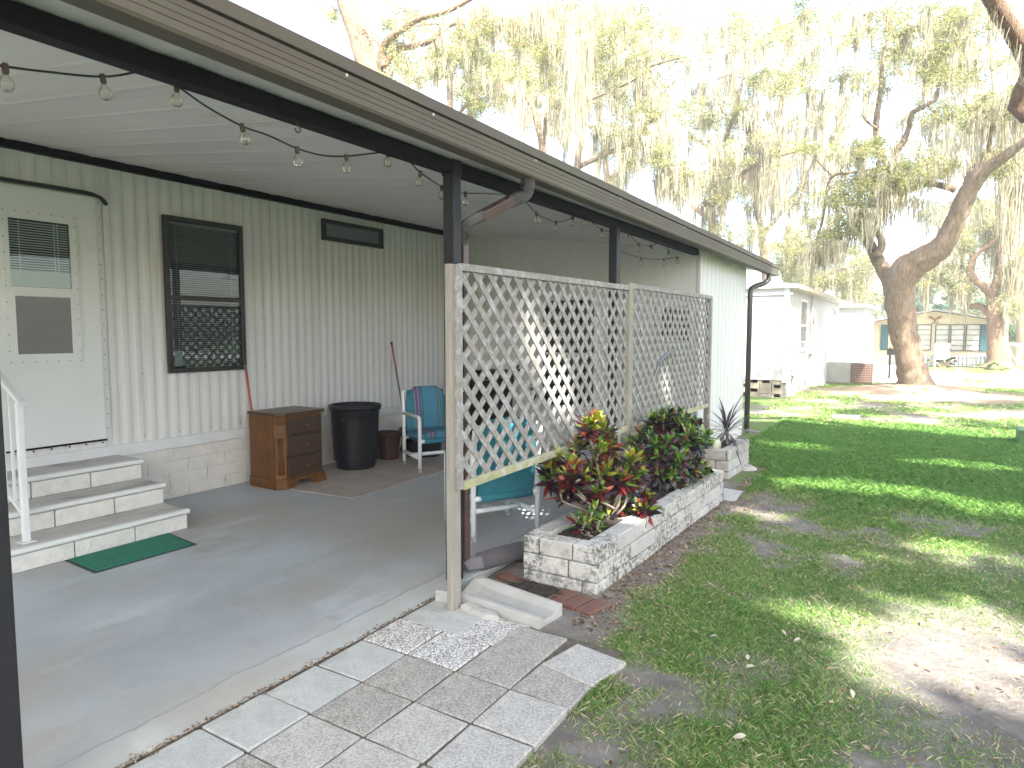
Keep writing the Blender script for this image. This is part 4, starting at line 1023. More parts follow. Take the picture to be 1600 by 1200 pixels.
rk('stepping_stone', 'mossy grey stepping stone sunk in the sunlit lawn', [tuple(atZ(px, py, -.05)[:2]) for px, py in ((1298, 656), (1340, 656), (1346, 649), (1300, 648))], -.12, -.035, m_concblock)
# pavers
def ordw(k): return ('first', 'second', 'third', 'fourth', 'fifth', 'sixth', 'seventh')[k]
random.seed(5)
ymax = 3.055; mats_p = {'pale': m_pv_pale, 'grey': m_pv_grey, 'pebbled': m_pv_agg, 'mid': m_pv_mid}
grid = {}
ROWS = 7
kinds = [['strip', 'pebbled', 'grey', 'mid2'], ['pebbled', 'pebbled', 'grey', 'grey'], ['pale', 'grey', 'grey', 'mid'], ['pale', 'grey', 'mid', 'mid'], ['pale', 'mid', 'mid', 'grey'], ['pale', 'grey', 'mid', 'mid'], ['pale', 'mid', 'grey', 'mid']]
for r in range(ROWS):
    yb = ymax-.306*r-.152
    for c in range(4):
        xa = -2.452+.306*c+.153
        k = kinds[r][c]; shift = (0, 0)
        if r == 0 and c == 3: xa += .03; yb2 = yb-.075
        else: yb2 = yb
        if r == 0 and c == 2: yb2 = yb-.03
        lab_pos = f'{ordw(c)} from the patio, {ordw(r)} row below the splash block'
        if k == 'strip':
            for q, (yo, dep) in enumerate(((.072, .148), (-.08, .142))):
                o = MB().box(-.20, .20, -dep/2, dep/2, -.05, 0).build('paver', m_pv_pale, bevel=.004)
                o.location = (xa+.05, yb+yo, -.004); o.rotation_euler = (0, 0, random.uniform(-.01, .01))
                tag(o, ['narrow pale concrete strip in the walkway, touching the broken concrete wedge', 'narrow pale concrete strip in the walkway, next to the pebbled paver'][q], 'paver', 'concrete pavers of the walkway')
            continue
        if r == 0 and c == 1: xa += .06
        kk = 'mid' if k == 'mid2' else k
        hw = .1465
        pts_ = [(-hw+random.uniform(-.003, .003), -hw+random.uniform(-.003, .003)), (hw, -hw), (hw+random.uniform(-.003, .003), hw), (-hw, hw+random.uniform(-.003, .003))]
        o = MB().prism(pts_, 'z', -.05, 0).build('paver', mats_p[kk], bevel=.005)
        o.location = (xa, yb2, -.003+random.uniform(-.003, .003)); o.rotation_euler = (random.uniform(-.008, .008), random.uniform(-.008, .008), random.uniform(-.018, .018)+(-.16 if (r == 0 and c == 3) else 0))
        nm = {'pale': 'pale smooth', 'grey': 'dark grey', 'mid': 'light grey', 'pebbled': 'pebbled'}[kk]
        tag(o, f'{nm} square paver, {lab_pos}', 'paver', 'concrete pavers of the walkway')
# joint soil under pavers
struct(MB().box(-2.478, -1.245, .6, 3.045, -.09, -.013).build('joint_soil', M('joint_soil', (.105, .088, .066), .95, .4, 25, .8, 80))) 
# dry leaves on the lawn
n = 0; leaf0 = None
random.seed(11)
for px, py in ((1221, 990), (1178, 1048), (1165, 1160), (1168, 1038), (1250, 1005), (1090, 850), (965, 1180), (1020, 1168), (1180, 1085), (1330, 1090), (1120, 1000), (1440, 980)):
    p = atZ(px, py, -.03)
    V, Fq, m = leaf_mesh(np.array([[0, 0, 0.]]), np.array([[1, .0, .1]]), np.array([[0, .3, 1.]]), np.array([.05]), np.array([.022]), curl=.5)
    if leaf0 is None:
        leaf0 = qmesh('dry_leaf', V, Fq, m_dry, attr={'tint': np.full(len(V), .6)}); o = leaf0
        tag(o, 'curled dry fallen leaf lying on the lawn', 'leaf', 'dry leaves on the lawn')
    else: o = leaf0.copy(); COL.objects.link(o)
    o.location = (p[0], p[1], float(gz(np.array(p[0]), np.array(p[1])))+.02); o.rotation_euler = (random.uniform(-.5, .5), random.uniform(-.5, .5), random.uniform(0, 6))
# green utility box at right edge
gb = thing('utility_box', 'green utility box on the lawn cut by the right edge of the picture', 'utility box', (1.42, 12.2, -.09), world=False)
part(MB().box(-.24, .24, -.2, .2, 0, .24), 'cabinet', m_greenbox, gb, bevel=.01); part(MB().prism([(-.25, .24), (.25, .24), (.24, .275), (-.24, .275)], 'y', -.21, .21), 'lid', m_greenbox, gb, bevel=.008)

# ================================================================== NEIGHBOUR HOME
NX = -3.05; NY0 = 18.2; NY1 = 29.7
nh = thing('mobile_home', 'white neighbouring mobile home on pierced block skirting beyond the patio', 'house', (-5.5, 24, -.1))
mb = MB(); mb.box(-7.5, NX, NY0, NY1, .355, 2.78)
mb.prism([(-7.5, 2.78), (NX, 2.78), (-5.2, 3.05)], 'y', NY0, NY0+.06)
part(mb, 'wall', m_nwhite, nh)
mb = MB().box(-7.6, NX+.1, NY0-.04, NY0-.001, 2.555, 2.60); mb.box(NX-.10, NX+.02, NY0-.025, NY0+.12, .3, 2.74); mb.box(NX+.001, NX+.014, NY0+.2, NY1, 1.30, 1.34); part(mb, 'trim_board', m_white, nh)
mb = MB()
for yy in np.arange(NY0+.5, NY1, 1.2): mb.box(NX+.0005, NX+.006, yy, yy+.02, .36, 2.72)
part(mb, 'siding_seam', m_trimw, nh)
mb = MB().prism([(-7.8, 2.76), (NX+.28, 2.72), (NX+.28, 2.80), (-5.2, 3.12), (-7.8, 2.84)], 'y', NY0-.1, NY1+.1); part(mb, 'roof', m_roof, nh)
mb = MB().box(NX+.281, NX+.30, NY0-.1, NY1+.1, 2.69, 2.80); part(mb, 'fascia', m_tan, nh)
# front skirting of pierced blocks
mb = MB(); y = NY0+.03; cz = [-.12, .0, .12, .24, .352]
holes = {(0, 1), (1, 3), (1, 5), (2, 1), (2, 4), (3, 3), (3, 2), (0, 4), (3, 6)}
for c in range(4):
    x = -5.2; k = 0
    while x < NX-.1:
        xe = min(x+.30, NX-.08)
        kk = int(round((NX-.08-x)/.30))
        if (c, kk) in holes or (kk > 7 and (c+kk) % 3 == 0):
            mb.box(x+.01, x+.05, y, y+.15, cz[c], cz[c+1]-.006).box(xe-.05, xe-.004, y, y+.15, cz[c], cz[c+1]-.006).box(x+.05, xe-.05, y+.001, y+.15, cz[c], cz[c]+.025)
        else: mb.box(x+.006, xe-.004, y-random.uniform(0, .006), y+.15, cz[c], cz[c+1]-.006)
        x = xe; k += 1
sk = part(mb, 'skirting', m_nblock, nh); part(MB().box(-7.4, NX-.1, NY0+.2, NY0+.26, -.12, .35), 'skirting_backing', m_black, nh)
part(MB().box(NX-.1, NX-.01, NY0+.15, NY1, -.12, .354), 'side_skirting', m_stone, nh)
def nwin(y0, y1, z0, z1, mid):
    f = MB().box(NX, NX+.04, y0-.06, y1+.06, z1, z1+.06).box(NX, NX+.06, y0-.1, y1+.1, z0-.08, z0).box(NX, NX+.04, y0-.06, y0, z0, z1).box(NX, NX+.04, y1, y1+.06, z0, z1)
    if mid: f.box(NX, NX+.035, y0, y1, mid-.03, mid+.03)
    w = part(f, 'window', m_white, nh); part(MB().box(NX+.002, NX+.008, y0, y1, z0, z1), 'window_pane', M('window_glass_dark', (.12, .13, .15), .08), w)
nwin(20.0, 21.15, 1.15, 2.46, 1.79); nwin(22.2, 22.75, 1.83, 2.24, None); nwin(27.6, 28.2, 2.05, 2.45, None)
part(MB().tube([(NX+.06, 19.0, -.1), (NX+.06, 19.0, .45), (NX+.06, 19.15, .48)], .035, 8).box(NX+.02, NX+.12, 18.9, 19.2, .46, .62), 'utility_pipe', m_acgrey, nh)
part(MB().tube([(NX+.06, 21.9, .3), (NX+.06, 21.9, 2.7)], .03, 8).box(NX+.01, NX+.15, 21.75, 22.05, .95, 1.3), 'meter', m_acgrey, nh)
part(MB().box(NX+.01, NX+.28, 22.6, 24.0, -.11, .95), 'side_stoop', m_nwhite, nh)
ac = thing('air_conditioner', 'boxy outdoor air conditioner with grey panel and brown grille by the white home', 'air conditioner', (-2.1, 24.7, -.1))
part(MB().box(-2.80, -1.46, 24.3, 25.1, -.06, .60), 'cabinet', m_acgrey, ac, bevel=.015)
mb = MB().box(-2.085, -1.455, 24.262, 24.296, -.04, .59); part(mb, 'grille_frame', m_acbrown, ac)
mb = MB()
for z in np.arange(0, .56, .075): mb.box(-2.05, -1.49, 24.245, 24.259, z, z+.03)
for x in np.arange(-2.02, -1.5, .07): mb.box(x, x+.014, 24.235, 24.244, -.02, .57)
part(mb, 'grille', M('grille_light', (.27, .18, .14), .5), ac)
part(MB().box(-2.85, -1.4, 24.2, 25.2, -.12, -.062), 'pad', m_concblock, ac)
# second white home further away
n2 = thing('mobile_home', 'small white home further back behind the air conditioner', 'house', (-5, 36, -.1))
part(MB().box(-8, -2.37, 33, 39, -.12, 2.70), 'wall', m_nwhite, n2)
part(MB().prism([(-8.2, 2.70), (-2.15, 2.70), (-2.15, 2.78), (-5, 3.05), (-8.2, 2.78)], 'y', 32.8, 39.2), 'roof', m_roof, n2)
part(MB().box(-2.369, -2.34, 34, 35, 1.2, 2.2).box(-3.3, -2.5, 32.97, 32.999, 2.35, 2.42), 'window', M('window_grey', (.35, .37, .38), .2), n2)

# ================================================================== YELLOW HOUSE
yh = thing('yellow_house', 'cream yellow gabled house with teal shutters and louvered windows across the road', 'house', (.25, 43, -.1))
part(MB().prism([(-2.45, -.12), (2.95, -.12), (2.95, 2.13), (.257, 2.64), (-2.45, 2.13)], 'y', 40, 48), 'wall', m_yellow, yh)
part(MB().prism([(-2.75, 2.09), (.257, 2.66), (3.25, 2.09), (3.25, 2.16), (.257, 2.76), (-2.75, 2.16)], 'y', 39.6, 48.3), 'roof', m_roof, yh)
part(MB().prism([(-2.75, 2.06), (.257, 2.63), (3.25, 2.06), (3.25, 2.10), (.257, 2.67), (-2.75, 2.10)], 'y', 39.56, 39.6), 'gable_trim', m_frame, yh)
def ywin(px0, px1):
    a = atY(px0, 507, 39.95); b = atY(px1, 507, 39.95); z0, z1 = .68, 1.985
    f = MB(); k = .032; f.box(a[0], b[0], 39.93, 39.999, z1-k, z1).box(a[0], b[0], 39.93, 39.999, z0, z0+k).box(a[0], a[0]+k, 39.93, 39.999, z0+k, z1-k).box(b[0]-k, b[0], 39.93, 39.999, z0+k, z1-k)
    for q in range(1, 5): z = z0+(z1-z0)*q/5; f.box(a[0]+k, b[0]-k, 39.94, 39.999, z-.010, z+.010)
    w = part(f, 'window', m_frame, yh); part(MB().box(a[0]+k, b[0]-k, 39.965, 39.998, z0+k, z1-k), 'window_pane', m_louver, w)
for px0, px1 in ((1409, 1431), (1433, 1456), (1462, 1484), (1486, 1508), (1510, 1533)): ywin(px0, px1)
for px0, px1 in ((1377, 1389), (1533.5, 1545)):
    a = atY(px0, 507, 39.95); b = atY(px1, 507, 39.95); part(MB().box(a[0], b[0], 39.92, 39.999, .66, 1.99), 'shutter', m_teal, yh)
part(MB().box(-2.46, 2.96, 39.94, 39.999, -.12, .45), 'skirting', m_nwhite, yh)
e = atY(1461, 497, 39.9)
mb = MB()
for s in (-1, 1):
    mb.prism([(e[0]+s*.02, e[2]-.10), (e[0]+s*.10, e[2]+.06), (e[0]+s*.30, e[2]+.11), (e[0]+s*.24, e[2]), (e[0]+s*.12, e[2]-.06)], 'y', 39.9, 39.995)
mb.prism([(e[0]-.05, e[2]-.02), (e[0]+.05, e[2]-.02), (e[0]+.03, e[2]-.2), (e[0]-.03, e[2]-.2)], 'y', 39.89, 39.994).prism([(e[0]-.15, e[2]-.27), (e[0]+.15, e[2]-.27), (e[0]+.15, e[2]-.23), (e[0]-.15, e[2]-.23)], 'y', 39.9, 39.99)
part(mb, 'eagle_emblem', M('emblem_brown', (.22, .11, .06), .6), yh)
part(MB().box(-3.6, -2.46, 40.4, 46, -.12, 2.1), 'side_porch', m_brownmetal, yh)
# yard items across the road
c = thing('garden_chair', 'white high backed garden chair standing in front of the yellow house', 'chair', (.62, 38.4, -.1), world=False)
part(MB().box(-.3, .3, -.25, .25, .38, .44), 'seat', m_white, c); part(MB().prism([(-.3, .44), (.3, .44), (.32, 1.15), (-.32, 1.15)], 'y', .22, .28), 'backrest', m_white, c)
for sx in (-1, 1): part(MB().box(sx*.28-.03, sx*.28+.03, -.25, -.19, 0, .65).box(sx*.28-.03, sx*.28+.03, .19, .25, 0, .65).box(sx*.28-.04, sx*.28+.04, -.3, .25, .65, .70), 'leg', m_white, c)
fn = thing('low_fence', 'low white picket fence along the front of the yellow house', 'fence', (1.2, 38.9, -.1))
mb = MB(); 
for x in np.arange(-.1, 2.7, .16): mb.box(x, x+.11, 38.9, 38.94, -.05, .46)
part(mb, 'pickets', m_white, fn); part(MB().box(-.1, 2.7, 38.945, 38.98, .02, .07).box(-.1, 2.7, 38.945, 38.98, .33, .38), 'rail', m_greyhandle, fn)
yp = thing('yard_post', 'thin black yard post with small box beside the big oak trunk', 'post', tuple(atZ(1389, 592, -.09)))
q = atZ(1389, 592, -.09)
part(MB().box(q[0]-.035, q[0]+.035, q[1]-.035, q[1]+.035, -.1, 1.05), 'post', m_frame, yp); part(MB().box(q[0]-.1, q[0]+.16, q[1]-.08, q[1]+.08, .78, 1.0), 'mailbox', m_frame, yp)
cb = thing('concrete_barrier', 'low grey concrete barrier block at the near edge of the road', 'barrier', (.62, 26.2, -.09))
part(MB().prism([(-.0+26.0, -.12), (26.45, -.12), (26.38, .24), (26.05, .24)], 'x', .24, 1.02), 'body', m_concblock, cb, bevel=.02)
ur = thing('garden_urn', 'pale footed urn on the far verge right of the reddish trunk', 'urn', tuple(atY(1588, 566, 42.5)*[1, 1, 0]+[0, 0, -.1]), world=False)
part(MB().lathe((0, 0, 0), [(.001, 0), (.33, 0), (.30, .1), (.16, .25), (.2, .5), (.42, .95), (.48, 1.15), (.40, 1.15), (.3, .95), (.001, .85)], 20), 'body', m_concblock, ur, smooth=True)

# ================================================================== OAKS
leafacc = None
SUN_EL, SUN_AZ = math.radians(48), (math.sqrt(.5), -math.sqrt(.5))
def clusters_to_leaves(C, n_per, r, size, aspect=.5, droop=0):
    k = len(C); N = k*n_per
    off = RNG.normal(0, 1, (N, 3)); off /= np.linalg.norm(off, axis=1, keepdims=True); off *= (RNG.random(N)**.5)[:, None]
    rr = np.repeat(np.asarray(r)*np.ones(k), n_per)[:, None]
    cen = np.repeat(C, n_per, 0)+off*rr*np.array([1.15, 1.15, .62])
    d = RNG.normal(0, 1, (N, 3)); d[:, 2] *= .5; d /= np.linalg.norm(d, axis=1, keepdims=True)
    nrm = RNG.normal(0, 1, (N, 3))+np.array([0, 0, .9]); s = np.cross(d, nrm); s /= np.linalg.norm(s, axis=1, keepdims=True)+1e-9
    sz = (size*np.ones(N) if np.isscalar(size) else np.repeat(size, n_per))*RNG.uniform(.6, 1.3, N)
    d = d*sz[:, None]/2; s = s*(sz*aspect)[:, None]/2
    V = np.stack([cen-d, cen+s, cen+d, cen-s], 1).reshape(-1, 3)
    tint = np.clip(np.repeat(RNG.normal(.5, .16, k), n_per)+RNG.normal(0, .18, N), 0, 1)
    return V, np.arange(N*4).reshape(N, 4), np.repeat(tint, 4), cen
def moss_strands(P, Lc, spread, n_per, w):
    """P (k,3) hang points, Lc (k,) lengths: ribbons hanging down with wiggle"""
    k = len(P); N = k*n_per; seg = 6
    base = np.repeat(P, n_per, 0)+RNG.normal(0, 1, (N, 3))*np.repeat(spread, n_per)[:, None]*np.array([1, 1, .25])
    L = np.repeat(Lc, n_per)*RNG.uniform(.25, 1.0, N)**1.2
    ww = np.repeat(w, n_per)*RNG.uniform(.6, 1.5, N)
    a = RNG.random(N)*PI; sx = np.stack([np.cos(a), np.sin(a), np.zeros(N)], 1)
    V = np.empty((N, seg+1, 2, 3)); dx = np.zeros((N, 2))
    pull = (np.repeat(P, n_per, 0)-base)[:, :2]
    for i in range(seg+1):
        t = i/seg
        dx = dx+RNG.normal(0, 1, (N, 2))*(.035*L[:, None]/1.0*.45)*(i > 0)
        c = base.copy(); c[:, :2] += dx+pull*(.55*t); c[:, 2] -= L*t
        wid = ww*(1.0-.85*t)*(1 if i else .6)
        V[:, i, 0] = c-sx*wid[:, None]/2; V[:, i, 1] = c+sx*wid[:, None]/2
    idx = np.arange(N)*(2*(seg+1)); q = [np.stack([idx+2*i, idx+2*i+1, idx+2*i+3, idx+2*i+2], 1) for i in range(seg)]
    tint = np.clip(np.repeat(RNG.normal(.5, .15, k), n_per)+RNG.normal(0, .15, N), 0, 1)
    return V.reshape(-1, 3), np.stack(q, 1).reshape(-1, 4), np.repeat(tint, 2*(seg+1))
def oak(label, limbs, Y0, blobs, mossblobs, bark=m_bark, name='oak_tree', group='live oaks around the homes', leafpx=3.9, density=1.6, base=None, cat='tree', depth=2.0, seedv=0):
    """limbs: list of (dY, [(px,py,width_px),..]); blobs: (cx,cy,rx,ry,n) leaf clump areas; mossblobs: (cx,cy,rx,ry,n,len_px)"""
    global RNG
    RNG = np.random.default_rng(100+seedv); random.seed(100+seedv)
    first = limbs[0][1][0]; b = atY(first[0], first[1], Y0)
    t = thing(name, label, cat, tuple(base) if base is not None else (b[0], b[1], -.1), 0, group)
    tr = MB(); pool = []
    for dY, L in limbs:
        n = len(L); pts = []; rad = []
        for i, (px, py, w) in enumerate(L):
            p = atY(px, py, Y0+dY*i/max(1, n-1)); pts.append(p); rad.append(w/2*mpp(p)*.80)
        P = smooth_path(pts, 5); R = np.interp(np.linspace(0, n-1, len(P)), range(n), rad)
        tr.tube(P, list(R), 14 if rad[0] > .1 else 7, wob=.09)
        for p_, r_ in zip(P, R):
            if py < 10000: pool.append(np.append(p_, r_))
    pool = np.array(pool)
    part(tr, 'trunk', bark, t, smooth=True)
    C = []; 
    for cx, cy, rx, ry, n in blobs:
        for _ in range(max(1, int(n*density))):
            a = random.uniform(0, 2*PI); q = math.sqrt(random.random())
            C.append(atY(cx+rx*q*math.cos(a), cy+ry*q*math.sin(a), Y0+random.gauss(0, depth*.6)))
    C = np.array(C)
    tw = MB(); src = pool[pool[:, 2] > 1.5] if (pool[:, 2] > 1.5).any() else pool
    hang = []
    thin = src[src[:, 3] < np.percentile(src[:, 3], 75)]
    C = C[np.argsort([np.linalg.norm(thin[:, :3]-c_, axis=1).min() for c_ in C])]
    for c_ in C:
        d = np.linalg.norm(thin[:, :3]-c_, axis=1); j_ = int(np.argmin(d+RNG.random(len(d))*.3)); s_ = thin[j_]
        m_ = (s_[:3]+c_)/2+RNG.normal(0, .07*d[j_]+.02, 3)
        r0 = min(.026, s_[3]*.6); P = smooth_path([s_[:3], m_, c_], 3)
        tw.tube(P, list(np.linspace(r0, .007, len(P))), 4, cap=False)
        thin = np.vstack([thin, np.append(c_, .018)])
        hang += [P[len(P)//2], P[-2]]
    part(tw, 'branches', bark, t)
    k = len(C); size = np.array([mpp(c_)*leafpx for c_ in C]); rad = np.array([mpp(c_)*RNG.uniform(12, 30) for c_ in C])
    V, Fq, tint, cen = clusters_to_leaves(C, 190, rad, size)
    qmesh('foliage', V, Fq, m_oakleaf, t, attr={'tint': tint})
    H = []; Ls = []; Sp = []; Wd = []
    for cx, cy, rx, ry, n, lp in mossblobs:
        for _ in range(n):
            p = atY(cx+random.uniform(-rx, rx), cy+random.uniform(-ry, ry), Y0+random.gauss(0, depth*.5)); k_ = mpp(p)
            H.append(p); Ls.append(lp*k_*random.uniform(.5, 1.15)); Sp.append(5.5*k_); Wd.append(1.8*k_)
    for h in hang:
        if random.random() < .36: k_ = mpp(h); H.append(h); Ls.append(k_*random.uniform(15, 70)); Sp.append(2.6*k_); Wd.append(1.5*k_)
    if H:
        V, Fq, tint = moss_strands(np.array(H), np.array(Ls), np.array(Sp), 26, np.array(Wd))
        qmesh('spanish_moss', V, Fq, m_moss, t, attr={'tint': tint})
    return t
BIG = [(-1.5, [(1432, 616, 84), (1430, 603, 66), (1425, 582, 54), (1418, 550, 48), (1409, 500, 50), (1405, 455, 54), (1415, 425, 58), (1441, 406, 50), (1469, 388, 42), (1490, 352, 36), (1506, 314, 34), (1525, 279, 32), (1550, 258, 24), (1568, 246, 20), (1600, 222, 16), (1650, 190, 10)]),
       (1.0, [(1398, 448, 36), (1380, 420, 26), (1366, 396, 21), (1355, 372, 17), (1352, 360, 6)]),
       (.8, [(1368, 400, 16), (1378, 383, 14), (1368, 360, 10), (1330, 335, 8), (1290, 318, 6)]),
       (0, [(1514, 283, 20), (1530, 256, 17), (1542, 238, 12)]),
       (.8, [(1492, 296, 15), (1470, 290, 12), (1445, 288, 11), (1420, 298, 10), (1392, 312, 9), (1357, 328, 7), (1320, 350, 5), (1290, 362, 3)]),
       (1.5, [(1408, 304, 9), (1388, 262, 11), (1373, 231, 12), (1369, 196, 13), (1375, 150, 10), (1380, 98, 7), (1390, 50, 5), (1402, 0, 4), (1410, -40, 3)]),
       (.6, [(1395, 310, 9), (1398, 245, 11), (1412, 220, 12), (1420, 200, 10), (1425, 178, 9), (1445, 165, 9), (1463, 154, 7), (1468, 130, 6), (1490, 90, 4), (1505, 40, 3)]),
       (1, [(1369, 200, 6), (1355, 190, 5), (1346, 178, 3)]),
       (1, [(1385, 262, 6), (1346, 268, 6), (1300, 276, 6), (1290, 315, 5), (1283, 352, 5), (1270, 390, 3)]),
       (-1, [(1550, 258, 14), (1545, 220, 10), (1556, 190, 8), (1590, 170, 6)]),
       (1, [(1432, 612, 22), (1405, 612, 16), (1370, 613, 10), (1335, 618, 4)]), (-2.5, [(1440, 610, 24), (1460, 614, 18), (1490, 626, 8), (1515, 634, 3)]), (-3, [(1430, 612, 20), (1425, 622, 14), (1410, 634, 5)])]
oak('large mossy live oak with a bent trunk leaning right, standing in the sunlit lawn', BIG, 22.7,
    [(1350, 300, 55, 25, 20), (1330, 350, 40, 20, 12), (1400, 280, 60, 25, 22), (1350, 230, 40, 18, 10), (1450, 265, 40, 25, 12), (1300, 240, 60, 20, 8), (1420, 110, 50, 40, 9), (1380, 60, 60, 40, 9), (1500, 100, 50, 40, 12), (1560, 160, 60, 50, 14), (1500, 180, 50, 20, 8), (1245, 400, 25, 30, 9), (1285, 385, 20, 25, 8), (1580, 260, 40, 30, 10), (1450, 40, 80, 40, 12), (1290, 120, 50, 25, 6), (1500, 30, 60, 30, 10), (1250, 30, 60, 30, 6)],
    [(1345, 330, 45, 15, 16, 70), (1290, 370, 25, 12, 16, 70), (1400, 300, 40, 12, 12, 60), (1455, 30, 12, 20, 6, 70), (1560, 170, 40, 20, 16, 120), (1585, 280, 25, 20, 14, 120), (1325, 235, 18, 8, 8, 50), (1490, 250, 30, 10, 8, 60), (1300, 160, 25, 15, 6, 50), (1350, 20, 40, 20, 8, 60)], seedv=1, leafpx=3.8)
FAR = [(0, [(1560, 574, 56), (1561, 566, 44), (1559, 540, 35), (1556, 510, 29), (1553, 480, 25), (1552, 455, 20), (1557, 440, 14), (1561, 400, 12), (1562, 340, 9), (1566, 280, 6)]),
       (-2, [(1551, 466, 16), (1537, 448, 14), (1522, 436, 13), (1514, 420, 11), (1528, 396, 8), (1552, 378, 6), (1580, 350, 4)]),
       (2, [(1556, 505, 14), (1535, 480, 12), (1515, 478, 10), (1502, 470, 8), (1491, 455, 7), (1479, 440, 6), (1455, 432, 4), (1438, 425, 3)]),
       (1, [(1560, 540, 22), (1575, 552, 14), (1584, 570, 9)])]
oak('reddish oak trunk with stubby limbs in front of the yellow house', FAR, 38.2,
    [(1470, 410, 40, 30, 12), (1530, 360, 60, 40, 16), (1580, 400, 30, 50, 14), (1500, 445, 30, 15, 6), (1580, 470, 20, 20, 8), (1450, 440, 25, 20, 6)],
    [(1565, 330, 35, 20, 22, 110), (1585, 420, 15, 20, 12, 80), (1450, 400, 25, 15, 10, 50)], bark=m_barkred, seedv=2, leafpx=3.4)
T1 = [(0, [(645, 320, 66), (612, 185, 48), (592, 130, 44), (573, 98, 40), (557, 50, 38), (540, 0, 34), (522, -60, 30), (500, -150, 24)]),
      (-.5, [(600, 105, 24), (597, 86, 16), (604, 66, 15), (627, 47, 13), (651, 31, 11), (674, 24, 10), (698, 18, 9), (730, 2, 7), (770, -20, 4)]),
      (.8, [(598, 104, 20), (622, 78, 13), (648, 72, 12), (669, 65, 12), (687, 52, 11), (703, 39, 9), (732, 34, 7), (790, 30, 6), (830, 50, 5), (855, 68, 4), (900, 75, 3)])]
oak('leaning reddish brown oak trunk rising behind the patio roof', T1, 12.6,
    [(610, 70, 40, 30, 5), (660, 110, 50, 25, 9), (640, 30, 40, 20, 6), (720, 60, 40, 40, 9), (780, 60, 50, 40, 12), (840, 70, 40, 40, 12), (880, 30, 40, 30, 10), (510, 30, 14, 30, 2)],
    [(770, 20, 40, 18, 26, 75), (830, 15, 35, 18, 24, 100), (905, 40, 20, 25, 26, 185), (873, 40, 12, 10, 9, 120), (700, 40, 40, 12, 9, 40), (940, 0, 10, 8, 8, 45), (620, 60, 40, 15, 5, 30), (660, 95, 35, 10, 6, 35)], bark=m_barkred, seedv=3, leafpx=3.9, depth=1.6)
oak('slender oak with forked pale stem above the middle of the patio roof', [(0, [(700, 330, 20), (702, 250, 15), (703, 163, 12), (703, 126, 11), (712, 95, 9), (719, 73, 8), (717, 45, 7), (726, 0, 5), (735, -40, 4)]), (.5, [(703, 126, 8), (693, 105, 7), (684, 88, 6), (668, 68, 4)]), (-.5, [(719, 75, 6), (738, 60, 5), (765, 40, 3)]), (1, [(700, 200, 8), (740, 150, 7), (775, 120, 5), (800, 110, 3)])], 19,
    [(760, 140, 50, 20, 12), (690, 90, 25, 20, 6), (740, 90, 35, 25, 8), (800, 120, 35, 18, 10), (735, 170, 20, 15, 5), (650, 110, 20, 15, 4)],
    [(795, 130, 20, 8, 12, 70), (760, 120, 30, 10, 8, 50), (730, 60, 25, 10, 8, 50), (690, 70, 20, 10, 6, 40)], seedv=4)
oak('thin curved oak stem right of the forked one above the roof', [(0, [(856, 360, 22), (847, 234, 13), (841, 200, 12), (834, 171, 10), (821, 148, 9), (808, 110, 7), (790, 60, 5), (770, 0, 3)]), (1, [(850, 240, 8), (852, 190, 7), (856, 140, 5), (870, 100, 3)])], 21,
    [(830, 120, 35, 25, 8), (870, 130, 30, 40, 9), (790, 90, 30, 25, 5), (940, 90, 25, 40, 10), (960, 40, 50, 30, 10)],
    [(850, 150, 30, 15, 8, 50), (880, 160, 20, 15, 8, 80)], seedv=5)
oak('short oak stem with mossy limbs low over the roof edge', [(0, [(896, 400, 22), (902, 256, 14), (908, 225, 12), (909, 205, 11), (914, 160, 8), (930, 110, 5), (960, 60, 3)]), (1.5, [(905, 260, 10), (960, 235, 9), (1000, 222, 8), (1030, 215, 5), (1065, 190, 3)]), (-1, [(914, 160, 6), (1000, 120, 6), (1015, 105, 5), (1060, 90, 3)])], 24,
    [(1010, 235, 45, 25, 18), (950, 215, 30, 25, 8), (1060, 275, 25, 25, 8), (975, 100, 35, 60, 12), (1035, 110, 40, 30, 5), (970, 20, 60, 20, 6), (1000, 180, 30, 20, 5)],
    [(1000, 205, 40, 10, 18, 70), (1045, 195, 20, 15, 16, 60), (1055, 270, 30, 15, 18, 70), (950, 200, 20, 10, 8, 60), (1000, 130, 25, 10, 5, 40)], seedv=6)
oak('pale mossy oak hanging over the far end of the patio roof', [(0, [(1120, 560, 30), (1118, 420, 20), (1112, 330, 14), (1122, 250, 10), (1150, 170, 7), (1165, 100, 4)]), (-1, [(1114, 320, 10), (1160, 270, 8), (1215, 245, 6), (1260, 232, 3)]), (1, [(1116, 350, 10), (1080, 320, 7), (1060, 300, 4)]), (1, [(1140, 190, 6), (1115, 140, 5), (1135, 118, 4), (1190, 130, 2)])], 29,
    [(1130, 240, 25, 40, 9), (1200, 240, 35, 25, 14), (1220, 125, 45, 25, 12), (1130, 300, 25, 20, 6), (1090, 180, 30, 30, 6), (1160, 180, 20, 40, 6), (1130, 370, 25, 25, 6), (1100, 30, 80, 30, 8), (1180, 40, 60, 40, 8)],
    [(1130, 230, 20, 15, 16, 80), (1200, 215, 25, 12, 18, 80), (1205, 260, 20, 12, 12, 90), (1115, 320, 20, 12, 10, 60), (1140, 120, 25, 10, 6, 60), (1170, 170, 15, 10, 8, 60), (1240, 340, 10, 20, 5, 60)], seedv=7, leafpx=3.6)
